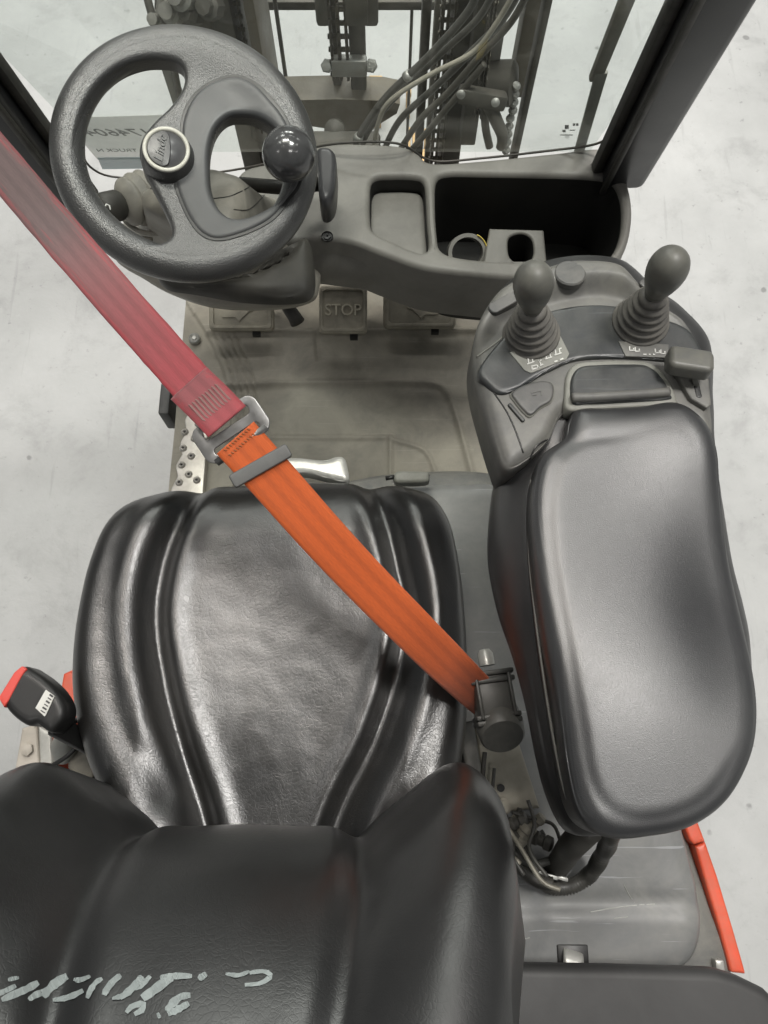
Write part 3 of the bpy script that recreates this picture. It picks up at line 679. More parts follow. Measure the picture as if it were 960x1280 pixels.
# indicator stalk and its rubber boot on the left
ind = thing('indicator_stalk', 'dusty ribbed rubber boot with dark stalk end behind the left side of the wheel', 'stalk', tuple(P(150, 250, 1.12)))
a, b = P(185, 246, 1.16), P(128, 262, 1.19); ax_ = (b - a)
pr = [(.036, 0), (.038, .05), (.030, .12), (.036, .18), (.037, .25), (.028, .32), (.033, .38), (.033, .45), (.022, .55), (.016, .62)]
link('boot', *lathev([(r, h * ax_.length) for r, h in pr], a, ax_, 28), 'cowl', ind)
link('stalk_end', *lathev([(.017, .58 * ax_.length), (.021, .66 * ax_.length), (.022, .95 * ax_.length), (.019, 1.05 * ax_.length), (.012, 1.1 * ax_.length)], a, ax_, 24), 'under', ind)
q = G()
for a_, b_ in (((131, 259), (133, 255)), ((133, 255), (137, 257)), ((137, 257), (138, 262)), ((131, 263), (134, 264))): q.add(*barv(P(*a_, 1.213), P(*b_, 1.213), .0014, .0008, (0, -.3, 1), 0))
q.out('symbol', 'symbol', ind, False)
link('fascia_rib', *tubev(spl([P(140, 268, 1.12), P(150, 285, 1.12), P(168, 296, 1.12), P(190, 300, 1.12)], 16, False), .004, 8), 'cowl', colm)
link('fascia_rib', *tubev(spl([P(146, 262, 1.13), P(160, 280, 1.13), P(178, 290, 1.13), P(200, 292, 1.13)], 16, False), .0035, 8), 'cowl', colm)

# direction paddle right of the ball
t = thing('direction_switch', 'dark plastic paddle sticking out right of the steering ball', 'switch', tuple(P(408, 250, 1.14)))
po = outline([(395, 185), (405, 181), (415, 184), (420, 195), (419, 225), (415, 242), (406, 249), (399, 244), (397, 225), (396, 205)], 1.19, 60)
pad('paddle', po, 1.19, .008, 1.14, 'badged', t, rings=10, rv=.012)
link('paddle_arm', *tubev([P(400, 230, 1.15), P(360, 235, 1.17), P(300, 230, 1.15)], .010, 10), 'under', t)

# ------------------------------------------------------------------ steering wheel
sw = thing('steering_wheel', 'dark grained steering wheel with ball knob and white ringed hub', 'steering wheel', tuple(WC - WN * .02))
RR, rr = .1417, .0205
V = []; Fc = []; nu, nv = 120, 22
for i in range(nu):
    a = 2 * pi * i / nu
    for k in range(nv):
        b = 2 * pi * k / nv; V.append(WT((RR + rr * cos(b)) * cos(a), (RR + rr * cos(b)) * sin(a), rr * .95 * sin(b)))
for i in range(nu):
    for k in range(nv): Fc.append((i * nv + k, ((i + 1) % nu) * nv + k, ((i + 1) % nu) * nv + (k + 1) % nv, i * nv + (k + 1) % nv))
link('rim', V, Fc, 'wheel', sw)
def wl(pts, n=100, h=0.008): return resample(spl([WP(u, v, h) for u, v in pts], 500), n)
circ = [Vector((cos(a) * (RR + .002), sin(a) * (RR + .002), 0)) for a in np.linspace(0, 2 * pi, 160, endpoint=False)]
hl = wl([(97, 200), (101, 157), (118, 119), (146, 91), (178, 78), (207, 77), (226, 83), (231, 97), (226, 115), (212, 134), (193, 152), (178, 172), (174, 192), (180, 212), (194, 240), (208, 268), (215, 288), (211, 301), (196, 307), (168, 301), (138, 283), (112, 248)], 130)
hr = wl([(262, 215), (263, 188), (270, 165), (283, 150), (300, 146), (322, 150), (342, 165), (358, 190), (364, 215), (361, 236), (348, 254), (328, 267), (305, 274), (287, 272), (273, 260), (265, 240)], 110)
def spz(x, y):
    d = math.hypot(x, y); return .012 - .010 * sst(.02, .13, d) * 0 + .004 * sst(.06, .135, d)
RZ = lambda x, y: .0075 * sst(.085, .138, math.hypot(x, y))
plate('spokes', circ, [hl, hr], lambda x, y: .0112 + RZ(x, y), -.010, .007, 'wheel', sw, WT, grid=.006)
inner = wl([(228, 152), (236, 130), (250, 112), (270, 101), (296, 98), (318, 108), (338, 128), (356, 152), (372, 190), (378, 215), (372, 236), (360, 252), (340, 276), (310, 292), (275, 301), (254, 294), (238, 275), (226, 250), (219, 226), (222, 200), (226, 175)], 150, .012)
inner2 = [p for p in inner]
plate('spoke_groove', wl([(226, 151), (234, 128), (249, 110), (270, 98.6), (296, 95.6), (320, 106), (340, 126), (358, 150), (375, 190), (380, 216), (374, 238), (362, 254), (342, 278), (311, 294.5), (275, 303.4), (252, 296), (236, 276), (224, 251), (217, 226), (220, 200), (224, 175)], 150, .012), [wl([(258, 215), (259, 186), (267, 161), (281, 146), (300, 142), (324, 146), (345, 162), (361, 188), (367, 215), (364, 238), (350, 257), (329, 270), (305, 278), (285, 276), (270, 263), (261, 242)], 110)], lambda x, y: .0122 + RZ(x, y), .004, .0006, 'blackpl', sw, WT, grid=.006)
plate('spoke_cover', inner, [wl([(261, 215), (262, 188), (269, 164), (283, 149), (300, 145), (323, 149), (343, 164), (359, 190), (365, 215), (362, 237), (349, 255), (328, 268), (305, 275.5), (286, 273.5), (272, 261), (263, 241)], 110)], lambda x, y: .0145 + RZ(x, y), -.008, .006, 'wheelsm', sw, WT, grid=.006)
hc = WP(208, 187, .03); HUB = WT(hc.x, hc.y, 0)
s_ = .0009
link('hub', *lathev([(.033, -.02), (.033, .006), (.0315, .016), (.029, .026), (.027, .030), (.0, .030)], HUB, WN, 60), 'wheel', sw)
link('hub_ring', *lathev([(.0275, .028), (.0278, .0312), (.0267, .0325), (.0240, .0325), (.0229, .0312), (.0226, .0285)], HUB, WN, 60), 'white', sw)
bd = link('badge', *lathev([(.0229, .026), (.0229, .0300), (.0, .0302)], HUB, WN, 48), 'badge', sw)
dpt = [Vector((-.001 + .0012, y, 0)) for y in (-.0265, .0265)]
arc = [Vector((.0224 * cos(a), .0224 * sin(a), 0)) for a in np.linspace(radians(98), radians(262), 30)]
WH = lambda x, y, z: HUB + WX * x + WY * y + WN * z
plate('badge_half', resample(arc + [Vector((.0012 + .004 * cos(q), .0200 * sin(q), 0)) for q in np.linspace(-1.5, 1.5, 8)], 70), [], .0325, .0298, .001, 'badged', bd, WH)
V, Fc = textv('Linde', .0150, .0006, shear=.35); Rw = Matrix((WX, WY, WN)).transposed(); Rl = Rw @ Matrix.Rotation(radians(82), 3, 'Z')
link('lettering', placev(V, WH(-.0065, -.001, .0330), Rl), Fc, 'wheelsm', bd, False)
kb = WP(361, 193, .062); KB = WT(kb.x, kb.y, .062); kst = WP(374, 215, .0); 
sph = [(.0315 * sin(a), -.0315 * cos(a)) for a in np.linspace(.35, pi - .001, 28)]
kn = link('spinner_knob', *lathev([(.0095, -.040), (.0095, -.030)] + sph, KB, WN, 48), 'ball', sw)
link('knob_stem', *lathev([(.017, .0), (.017, .016), (.014, .020), (.0125, .030), (.0105, .046)], WT(*(WP(368, 206, .01)[:2]), .002), WN + Vector((-.1, 0.05, 0)), 28), 'wheelsm', kn)
t2 = link('column_shaft', *tubev([HUB - WN * .02, HUB - WN * .10 + Vector((.01, -.0, 0))], .024, 20), 'under', colm)

# ------------------------------------------------------------------ front pillars, windscreen, seals
def pillar(name, label, A, B, w, d, inner_sign):
    t = thing(name, label, 'pillar', tuple(A))
    top = B + (B - A).normalized() * ((2.2 - B.z) / (B - A).normalized().z)
    R = frame(top - A, (0, -1, .2))
    link('post', *boxv((A + top) / 2, (top - A).length, w, d, R, .012, 3), 'pillar', t, True, 40)
    y = R @ Vector((0, 1, 0)); zz = R @ Vector((0, 0, 1))
    if y.x < 0: y = -y
    o_ = y * inner_sign * (w / 2 + .008) - zz * .008
    link('rubber_seal', *boxv((A + top) / 2 + o_, (top - A).length, .016, .022, R, .005, 2), 'rubber', t, True, 40)
    o_ = y * inner_sign * (w / 2 - .004) + zz * (d / 2 + .002)
    link('glass_bead', *boxv((A + top) / 2 + o_, (top - A).length, .010, .008, R, .003, 2), 'rubber', t, True, 40)
    return t
pa = P(776, 222, 1.06); pb = PY(896, 0, .80)
pillar('front_pillar', 'black cab pillar right of the windscreen above the concrete floor', pa, pb, .070, .045, -1)
la = P(80, 255, 1.06); lb = PY(-75, 60, .83)
pillar('front_pillar', 'black cab pillar left of the steering wheel crossed by the red belt', la, lb, .085, .06, 1)
gx0, gx1 = -.47, .335
gy = lambda z: .945 - .38 * (z - 1.07)
wsn = thing('windscreen', 'clear slightly dusty windscreen in front of the mast', 'windscreen', (0, gy(1.07), 1.07))
Gn = Vector((0, 1, .38)).normalized(); z0, z1 = 1.07, 2.1
V = []
for oy in (0, .005):
    for x, z in ((gx0, z0), (gx1, z0), (gx1 + .03, z1), (gx0 - .03, z1)): V.append(Vector((x, gy(z), z)) + Gn * oy)
link('pane', V, [(0, 1, 2, 3), (7, 6, 5, 4), (0, 4, 5, 1), (1, 5, 6, 2), (2, 6, 7, 3), (3, 7, 4, 0)], 'glass', wsn, False)
def GP(u, v, off=-.002):
    r = ray(u, v); o = Vector((0, gy(1.07), 1.07)) + Gn * off; k = (o - C0).dot(Gn) / r.dot(Gn); return C0 + r * k
sealp = [GP(100, 180), GP(112, 208), GP(150, 222), GP(250, 218), GP(330, 205), GP(385, 186), GP(440, 178), GP(500, 180), GP(540, 201), GP(600, 198), GP(690, 188), GP(745, 180), GP(768, 165)]
link('lower_seal', *tubev(spl(sealp, 60, False), .0019, 8), 'under', wsn)
stk = thing('glass_sticker', 'pale sticker with mirrored handwritten number on the lower left of the windscreen', 'sticker', tuple(GP(150, 200)))
def decal(name, pts, m, off, parent, th=.0008):
    a = [GP(u, v, off) for u, v in pts]; b = [p - Gn * th for p in a]; n = len(a)
    return link(name, a + b, [tuple(range(n)), tuple(range(n, 2 * n))[::-1]] + [(i, (i + 1) % n, n + (i + 1) % n, n + i) for i in range(n)], m, parent, False)
M['stick'] = mat('sticker_paper', (.68, .70, .65), .5, dust=(.58, .6, .56), dust_amt=.4, dscale=30, spec=.3)
M['stickb'] = mat('sticker_blue', (.32, .42, .44), .5, dscale=30)
for k_, al in (('stick', .42), ('stickb', .6), ('ink', .75)): M[k_].node_tree.nodes['Principled BSDF'].inputs['Alpha'].default_value = al
M['ink2'] = mat('pen_ink', (.12, .13, .12), .6); M['ink2'].node_tree.nodes['Principled BSDF'].inputs['Alpha'].default_value = .45
decal('sticker_sheet', [(108, 146), (205, 143), (205, 199), (122, 199), (104, 178)], 'stick', -.003, stk)
decal('sticker_band', [(122, 197), (205, 196), (205, 210), (128, 211)], 'stickb', -.0045, stk)
gr = Matrix((Vector((1, 0, 0)), Gn.cross(Vector((1, 0, 0))) * -1, -Gn)).transposed()
yy = Vector((1, 0, 0)).cross(Gn) * -1
yv = Vector((0, -.38, 1)).normalized(); gr = Matrix((Vector((1, 0, 0)), yv, Vector((1, 0, 0)).cross(yv))).transposed()
V, Fc = textv('174604', .034, .0003, shear=.3, mirror=True); link('handwritten_number', placev(V, GP(150, 166, -.0055), gr), Fc, 'ink2', stk, False)
V, Fc = textv('TRUCK N', .015, .0003, mirror=True); link('printed_words', placev(V, GP(146, 188, -.0055), gr), Fc, 'ink2', stk, False)
# small glass print lower right
gm = thing('glass_stamp', 'tiny dark printed mark low on the right side of the windscreen', 'stamp', tuple(GP(715, 165)))
q = G()
for (u0, v0, u1, v1) in ((706, 156, 711, 161), (716, 154, 719, 157), (720, 154, 723, 157), (712, 162, 719, 163), (700, 168, 716, 169), (703, 162, 707, 165)):
    a = [GP(u, v, -.003) for u, v in ((u0, v1), (u1, v1), (u1, v0), (u0, v0))]; q.add(a + [p - Gn * .0004 for p in a], [(0, 1, 2, 3), (7, 6, 5, 4), (0, 4, 5, 1), (1, 5, 6, 2), (2, 6, 7, 3), (3, 7, 4, 0)])
q.out('print', 'ink', gm, False)
# wiper
wp = thing('windscreen_wiper', 'grey wiper arm with dark blade on the right of the windscreen', 'wiper', tuple(GP(722, 190, .012)))
link('wiper_arm', *barv(GP(722, 196, .012), GP(752, 90, .018), .017, .006, Gn, .002), 'mastlt', wp, True, 40)
link('wiper_blade', *barv(GP(744, 98, .022), GP(815, -80, .022), .018, .012, Gn, .003), 'steeld', wp, True, 40)
link('wiper_blade_spine', *barv(GP(741, 96, .03), GP(806, -80, .03), .006, .010, Gn, .002), 'steeld', wp, True, 40)

# ------------------------------------------------------------------ mast beyond the windscreen
mast = thing('mast', 'dirty steel lifting mast with chains, cylinder and hoses beyond the windscreen', 'mast', (-.05, 1.3, .05))
def vx(u, v, y): return PY(u, v, y).x
def vrail(name, u0, u1, v, y, dy, m, z0=.08, z1=2.3, bev=.004, par=None):
    x0, x1 = vx(u0, v, y), vx(u1, v, y)
    return link(name, *boxv(((x0 + x1) / 2, y + dy / 2, (z0 + z1) / 2), x1 - x0, dy, z1 - z0, None, bev), m, par or mast, True, 40)
vrail('rail_web', 258, 288, 10, 1.28, .13, 'mast'); vrail('rail_flange', 308, 322, 30, 1.26, .16, 'brown'); vrail('rail_flange', 282, 308, 30, 1.40, .03, 'mast')
vrail('guard_post', 526, 538, 40, 1.40, .03, 'mast'); vrail('rail_web', 562, 592, 60, 1.33, .12, 'mast'); vrail('rail_web', 540, 553, 60, 1.36, .02, 'steeld')
vrail('rail_flange', 590, 612, 60, 1.27, .05, 'mast', .74); vrail('rail_flange', 612, 628, 60, 1.29, .05, 'mastlt', .80)
vrail('outer_post', 655, 679, 20, 1.36, .05, 'brown', .78); vrail('outer_post', 676, 685, 30, 1.25, .04, 'mast')
vrail('guard_bar', 512, 516, 40, 1.6, .012, 'mast'); vrail('guard_bar', 349, 354, 60, 1.55, .012, 'mast')
zz = PY(360, 5, 1.58).z; link('guard_crossbar', *barv((-.42, 1.58, zz), (.18, 1.58, zz), .014, .02), 'mast', mast, True, 40)
# chains
lk = None
def chain(u, v, y, zlo, zhi, w, name='chain_link'):
    global lk
    x = vx(u, v, y); z = zlo; k = 0
    while z < zhi:
        if lk is None:
            q = G(); q.add(*boxv((0, 0, 0), .006, .014, .024, None, .003)); q.add(*boxv((.012, 0, 0), .005, .014, .024, None, .003)); q.add(*boxv((-.012, 0, 0), .005, .014, .024, None, .003)); V = tubev([(-.017, 0, .0), (.017, 0, .0)], .0045, 8); q.add(*V)
            lk = q.out(name, 'chain', None); lk.parent = mast; base = lk; o = lk; BASE[lk.name] = BASE[mast.name]
        else:
            o = lk.copy(); col.objects.link(o)
        o.location = Vector((x, y, z)) - BASE[mast.name]; o.scale = (w, 1, 1); z += .0262; k += 1
chain(296, 40, 1.31, .75, 1.12, 1.0); chain(421, 10, 1.23, .96, 1.14, 1.15); chain(557, 60, 1.30, .62, 1.12, 1.0); chain(609, 60, 1.25, .85, 1.1, .5)
# centre cylinder
yc = 1.25
xc = (vx(412, 40, yc) + vx(458, 40, yc)) / 2
link('lift_cylinder', *lathev([(.030, .05), (.030, .845), (.0, .846)], (xc + .004, yc + .02, 0), (0, 0, 1), 32), 'mast', mast, True, 40)
link('cylinder_rail', *boxv((xc + .016, yc + .01, .9), .030, .03, .9, None, .004), 'mast', mast, True, 40)
link('cylinder_rail', *boxv((xc - .026, yc + .03, .65), .016, .05, 1.2, None, .003), 'mast', mast, True, 40)
zcl = PY(433, 72, yc).z
link('clamp_plate', *boxv((xc, yc - .02, zcl), .066, .02, .036, None, .004), 'galv', mast, True, 40)
for s in (-1, 1):
    link('clamp_bolt', *lathev([(.012, -.012), (.012, .006), (.0085, .007), (.0085, .014), (.0, .0145)], (xc + s * .041, yc - .02, zcl), (0, -.8, .6), 6), 'galv', mast, True, 20)
zt = PY(433, 12, yc).z
for s, w in ((-1, .022), (1, .026)): link('cylinder_head_lug', *boxv((xc + s * .042, yc, zt + .02), w, .06, .06, None, .006), 'mast', mast, True, 40)
link('cylinder_head', *boxv((xc + .018, yc - .01, zt + .03), .04, .05, .07, None, .006), 'mast', mast, True, 40)
# brown cross member
cm = G()
ym = 1.22
cpts = [(335, 126), (420, 124), (480, 126), (500, 130), (496, 142), (470, 158), (430, 164), (390, 158), (360, 146)]
V0 = [PY(u, v, ym) for u, v in cpts]; n = len(V0)
cm.add(V0 + [p + Vector((0, .06, 0)) for p in V0], [tuple(range(n)), tuple(range(n, 2 * n))[::-1]] + [(i, (i + 1) % n, n + (i + 1) % n, n + i) for i in range(n)])
cm.out('cross_member', 'brown', mast)
link('tilt_pin', *lathev([(.020, -.03), (.020, .004), (.014, .008), (.008, .012), (0, .013)], PY(418, 163, 1.18), (0, -.7, .6), 20), 'mast', mast, True, 40)
link('mast_foot', *boxv(PY(425, 186, 1.15), .16, .05, .05, None, .01), 'mast', mast, True, 40)
# bracket, hand and reel on the right side
link('bracket_plate', *barv(PY(573, 117, 1.2), PY(632, 127, 1.2), .03, .03, (0, -1, .3), .006), 'mast', mast, True, 40)
for (u, v) in ((576, 118), (619, 128)): link('bracket_screw', *lathev([(.008, 0), (.008, .006), (.004, .008), (0, .0085)], PY(u, v, 1.18), (0, -.7, .6), 14), 'galv', mast, True, 30)
link('bracket_arm', *tubev(spl([PY(610, 128, 1.2), PY(620, 150, 1.19), PY(628, 170, 1.18), PY(626, 184, 1.18)], 14, False), lambda f: .014 - .004 * f, 10), 'mast', mast)
link('bracket_arm', *tubev(spl([PY(605, 130, 1.22), PY(607, 160, 1.21), PY(612, 184, 1.2)], 10, False), .008, 8), 'mast', mast)
link('hose_reel', *lathev([(.030, -.03), (.040, -.025), (.042, .02), (.034, .026), (.012, .028), (0, .03)], PY(628, 104, 1.27), (1, -.25, .2), 26), 'mast', mast, True, 40)
q = G()
for k in range(9): q.add(*lathev([(.004, -.007), (.0085, -.004), (.0085, .004), (.004, .007)], PY(643 - 1.3 * k + (2 if k < 4 else 0), 108 + 10 * k, 1.24), (.3, -.3, 1), 10))
q.out('roller_string', 'galv', mast, label='pale string of beads beside the reel')
# left clutter bundle
lb_ = thing('hydraulic_block', 'dirty grey hydraulic block with fittings left of the mast, above the steering wheel', 'hydraulic block', tuple(PY(225, 40, 1.24)))
link('valve_body', *boxv(PY(232, 3, 1.26), .10, .08, .062, Matrix.Rotation(.3, 3, 'Y'), .015, 3), 'mast', lb_, True, 40)
for k, (u, v, r) in enumerate(((215, 14, .02), (240, 18, .018), (196, 24, .014), (262, 8, .022), (228, -6, .024))):
    link('fitting', *lathev([(r * .5, -.02), (r, -.015), (r, .01), (r * .7, .014), (r * .65, .026), (0, .027)], PY(u, v, 1.22), (random.uniform(-.4, .4), -.7, .6), 8 if k % 2 else 18), ('mastlt', 'mast')[k % 2], lb_, True, 30)
link('hydraulic_hose', *tubev(spl([PY(178, -30, 1.24), PY(186, 5, 1.22), PY(193, 25, 1.21), PY(205, 40, 1.22), PY(212, 60, 1.23), PY(224, 120, 1.24)], 24, False), .007, 8), 'hose', lb_)
link('hydraulic_hose', *tubev(spl([PY(203, -30, 1.24), PY(200, 8, 1.22), PY(194, 32, 1.21), PY(190, 50, 1.22)], 20, False), .006, 8), 'mastlt', lb_)
link('support_leg', *barv(PY(196, 40, 1.25), PY(228, 140, 1.25), .022, .02, (0, -1, 0)), 'mastlt', lb_, True, 40)
# hoses rising to the right
for k, (pts, r, m, y) in enumerate([
    ([(444, 190), (450, 168), (482, 122), (540, 66), (588, 10), (600, -30)], .0062, 'hose', 1.12),
    ([(452, 192), (458, 168), (490, 126), (548, 70), (600, 20), (625, -30)], .0055, 'hose', 1.13),
    ([(466, 190), (474, 150), (490, 124), (540, 92), (590, 66), (620, 30), (655, -30)], .0042, 'hoselt', 1.10),
    ([(478, 192), (500, 150), (545, 108), (590, 64), (630, 22), (660, -30)], .006, 'hose', 1.14),
    ([(496, 194), (525, 150), (560, 116), (600, 70), (640, 26), (670, -30)], .006, 'mast', 1.17),
    ([(512, 190), (540, 158), (570, 122), (606, 80)], .006, 'mast', 1.2)]):
    t = thing('hydraulic_hose', ['thick dark hose rising right of the lift cylinder, leftmost of the bundle', 'dark hose running just beside the leftmost hose of the mast bundle', 'thin pale tan hose crossing over the dark hoses', 'thick dark hose just under the pale tan hose', 'grey hose beneath the thick hoses, running to the right mast rail', 'short grey hose lowest of the bundle beside the right mast rail'][k], 'hose', tuple(PY(*pts[0], y)), 'hoses rising beside the mast')
    link('hose_run', *tubev(spl([PY(u, v, y) for u, v in pts], 40, False), r, 10), m, t)
    for j in (.18, .52):
        pp = spl([PY(u, v, y) for u, v in pts], 41, False); i = int(40 * j)
        if r > .006: link('hose_clip', *lathev([(r * 1.35, -.006), (r * 1.5, 0), (r * 1.35, .006)], pp[i], pp[i + 1] - pp[i], 12), 'galv', t)
# pallet beyond
pl = thing('wooden_pallet', 'pale wooden boards on the floor seen between the mast rails', 'pallet', (.0, 2.2, 0))
for (u0, v0, u1, v1) in ((461, 94, 478, 128), (508, 88, 514, 116), (508, 158, 513, 200), (516, 157, 524, 200), (531, 160, 537, 200), (522, 186, 532, 204)):
    a, b = P(u0, v1, .12), P(u1, v0, .12); link('board', *boxv(((a.x + b.x) / 2, (a.y + b.y) / 2, .11), b.x - a.x, b.y - a.y, .02, None, .003), 'wood', pl, True, 40)
    link('bearer', *boxv(((a.x + b.x) / 2, (a.y + b.y) / 2, .05), (b.x - a.x) * .8, (b.y - a.y) * .8, .099, None, .003), 'wood', pl, True, 40)

# ------------------------------------------------------------------ driver's seat
seat = thing('driver_seat', 'glossy black creased vinyl forklift seat seen from above', 'seat', (-.134, .1, .96))
so_ = outline([(243, 603), (300, 596), (350, 593), (400, 592), (450, 596), (500, 603), (538, 616), (560, 648), (573, 700), (580, 760), (584, 830), (583, 900), (575, 965), (565, 1040), (540, 1110), (345, 1130), (150, 1110), (135, 1010), (112, 950), (97, 890), (94, 830), (103, 755), (120, 690), (145, 642), (185, 616)], 1.09, 300)
gl_ = poly_d(line([(240, 590), (222, 640), (200, 700), (190, 770), (200, 850), (220, 930), (242, 1000), (262, 1080)], 1.12))
gr_ = poly_d(line([(462, 590), (482, 640), (498, 700), (510, 770), (497, 850), (470, 930), (435, 1000), (405, 1080)], 1.12))
go_ = poly_d(line([(190, 610), (155, 670), (140, 740), (140, 830), (160, 910), (205, 990)], 1.12))
gi_ = poly_d(line([(213, 610), (192, 680), (170, 760), (172, 840), (198, 925), (232, 1010)], 1.12))
def seatz(x, y):
    z = 1.12 + .012 * (1 - ((x + .134) / .22) ** 2) * 0
    dl, sl_ = gl_(x, y); dr, sr = gr_(x, y); do_, _ = go_(x, y); di, _ = gi_(x, y)
    left = sl_ < 0 if x < -.134 else False
    # bolsters outside the two seams
    if x < -.134:
        out = -sl_ * 1.0
        dd = dl if out > 0 else -dl
    else:
        out = sr; dd = dr if out > 0 else -dr
    inside = x < -.134
    s = dd
    z += .020 * sst(-.004, .045, s)                 # rises to the bolster
    z -= .013 * exp(-((s + .002) / .014) ** 2)      # seam valley
    z += .004 * exp(-((s + .026) / .014) ** 2)      # roll next to the seam
    z -= .009 * exp(-(do_ / .022) ** 2) if inside else 0
    if not inside:
        d2 = abs(s - .055); z -= .004 * exp(-(d2 / .016) ** 2)
    z -= .030 * sst(.28, .41, y)                    # waterfall front
    cx = (x + .134) / .16; z -= .010 * max(0, 1 - cx * cx) * sst(.40, .22, y)
    z += .0016 * noise.noise(Vector((x * 12, y * 9, 1))) + .0003 * noise.noise(Vector((x * 45, y * 45, 2)))
    return z
# which side of each seam is outside
tl_ = gl_(-.36, .1)[1]; tr_ = gr_(.09, .1)[1]
_gl, _gr = gl_, gr_
gl_ = lambda x, y: (_gl(x, y)[0], (-1 if _gl(x, y)[1] == tl_ else 1)); gr_ = lambda x, y: (_gr(x, y)[0], (1 if _gr(x, y)[1] == tr_ else -1))
pad('cushion', so_, seatz, .060, 1.01, 'seat', seat, rings=85, rv=.055, c=(-.134, .12), power=2.3)
pad('seat_pan', [Vector((-.134 + (p.x + .134) * .93, p.y * .96, 0)) for p in so_], 1.03, .01, .945, 'blackpl', seat, rings=6, angle=60)
# backrest
XC = -.138
def bw(z): return float(np.interp(z, [1.02, 1.12, 1.22, 1.30, 1.36, 1.42, 1.48, 1.56, 1.7], [.20, .225, .246, .260, .256, .236, .204, .165, .14]))
def bB(z): return float(np.interp(z, [1.02, 1.1, 1.18, 1.26, 1.34, 1.40, 1.46, 1.52, 1.6], [.05, .058, .068, .076, .076, .064, .044, .026, .01]))
def by(z):
    if z < 1.24: return -.064 - .10 * (1.24 - z)
    if z < 1.45: return -.064 - 3.1 * (z - 1.24) ** 2
    return -.064 - 3.1 * .0441 - 1.3 * (z - 1.45)
def bfront(a, z):
    w = abs(a)
    y = by(z) + bB(z) * sst(.38, .92, w) + .004 * cos(a * 5)
    y -= .010 * exp(-((w - .46) / .07) ** 2) + .0
    y += .003 * exp(-((w - .34) / .08) ** 2)
    e = max(0, (w - .70) / .30); y -= (.05 + bB(z) * .8) * (1 - max(0, 1 - e ** 2.8) ** (1 / 2.8))
    return y
V = []; Fc = []; NZ, NA = 70, 100
zs = [1.0 + (1.585 - 1.0) * k / NZ for k in range(NZ + 1)]
for k, z in enumerate(zs):
    f = max(0, (z - 1.50) / .086); sc = sqrt(max(0.02, 1 - f * f)); f0 = max(0, (1.06 - z) / .06)
    for i in range(NA + 1):
        a = -1 + 2 * i / NA; a = math.copysign(abs(a) ** .9, a)
        yf = bfront(a, z); yb = by(z) - .05
        V.append(Vector((XC + bw(z) * a, yb + (yf - yb) * (.5 + .5 * sc) , z)))
    for i in range(NA + 1):
        a = 1 - 2 * i / NA; V.append(Vector((XC + bw(z) * a * (.90 - .10 * sqrt(max(0, 1 - a * a))), by(z) - .055 - .035 * sqrt(max(0, 1 - a * a)) * sc, z)))
R2 = 2 * (NA + 1)
for k in range(NZ):
    for i in range(R2): Fc.append((k * R2 + i, k * R2 + (i + 1) % R2, (k + 1) * R2 + (i + 1) % R2, (k + 1) * R2 + i))
Fc += [tuple(range(R2))[::-1], tuple(NZ * R2 + i for i in range(R2))]
back = link('backrest', V, Fc, 'back', seat, True, 80)
# paint marker scrawl on the backrest, laid on its surface
def onback(u, v, off=.0012):
    r = ray(u, v); k = .2
    while k < 1.4:
        p = C0 + r * k
        if 1.0 < p.z < 1.72:
            a = (p.x - XC) / bw(p.z)
            if abs(a) < 1 and p.y < bfront(a, p.z): break
        k += .001
    p = C0 + r * k; return p + Vector((0, off, off * .4))
mk = G()
def stroke(pts, w):
    L_ = spl([(u, v, 0) for u, v in pts], 10, False); a = []; b = []
    for i, p in enumerate(L_):
        t = (L_[min(i + 1, 9)] - L_[max(i - 1, 0)]).normalized(); n_ = Vector((-t.y, t.x, 0)); ww = w * (.55 + .6 * sin(pi * (i + .7) / 10.4)) * random.uniform(.8, 1.15)
        a.append(onback(p.x + n_.x * ww / 2, p.y + n_.y * ww / 2)); b.append(onback(p.x - n_.x * ww / 2, p.y - n_.y * ww / 2))
    mk.add(a + b, [(i, i + 1, 11 + i, 10 + i) for i in range(9)])
for pts, w in [([(10, 1227), (18, 1225), (24, 1224)], 5), ([(-6, 1246), (8, 1240), (20, 1234)], 6), ([(2, 1252), (20, 1244), (34, 1238), (48, 1230)], 9), ([(36, 1252), (44, 1246), (56, 1241), (66, 1234)], 7), ([(54, 1248), (64, 1236), (74, 1228), (84, 1222)], 11),
               ([(66, 1252), (80, 1250), (92, 1246), (104, 1240)], 7), ([(92, 1226), (100, 1227), (113, 1222)], 6), ([(109, 1250), (113, 1240), (120, 1230), (128, 1225)], 6), ([(130, 1246), (134, 1238), (142, 1228), (151, 1221)], 8), ([(140, 1250), (152, 1247), (160, 1240)], 6),
               ([(150, 1250), (160, 1242), (170, 1232), (178, 1222)], 9), ([(168, 1238), (178, 1232), (188, 1222)], 7), ([(178, 1250), (192, 1240), (205, 1230), (216, 1222)], 12), ([(200, 1224), (218, 1222), (240, 1222)], 7), ([(248, 1226), (258, 1219)], 7),
               ([(158, 1268), (165, 1260), (178, 1257), (178, 1264), (168, 1270)], 7), ([(208, 1266), (216, 1256), (226, 1248), (238, 1246)], 9), ([(210, 1270), (222, 1264), (236, 1256)], 8), ([(197, 1268), (200, 1275)], 4),
               ([(282, 1219), (298, 1221), (312, 1216)], 5), ([(312, 1218), (330, 1216), (338, 1222), (326, 1231), (306, 1233)], 6)]:
    stroke(pts, w)
mk.out('marker_scrawl', 'chalk', back, False)
# shell side piece below the right bolster
sh = G(); sh.add(*boxv((.075, -.165, 1.08), .04, .11, .20, Matrix.Rotation(.12, 3, 'Y'), .018, 4)); sh.out('side_shell', 'back', seat)
link('recliner_hinge', *boxv((-.375, -.09, 1.02), .03, .14, .09, None, .01, 3), 'blackpl', seat, True, 40)
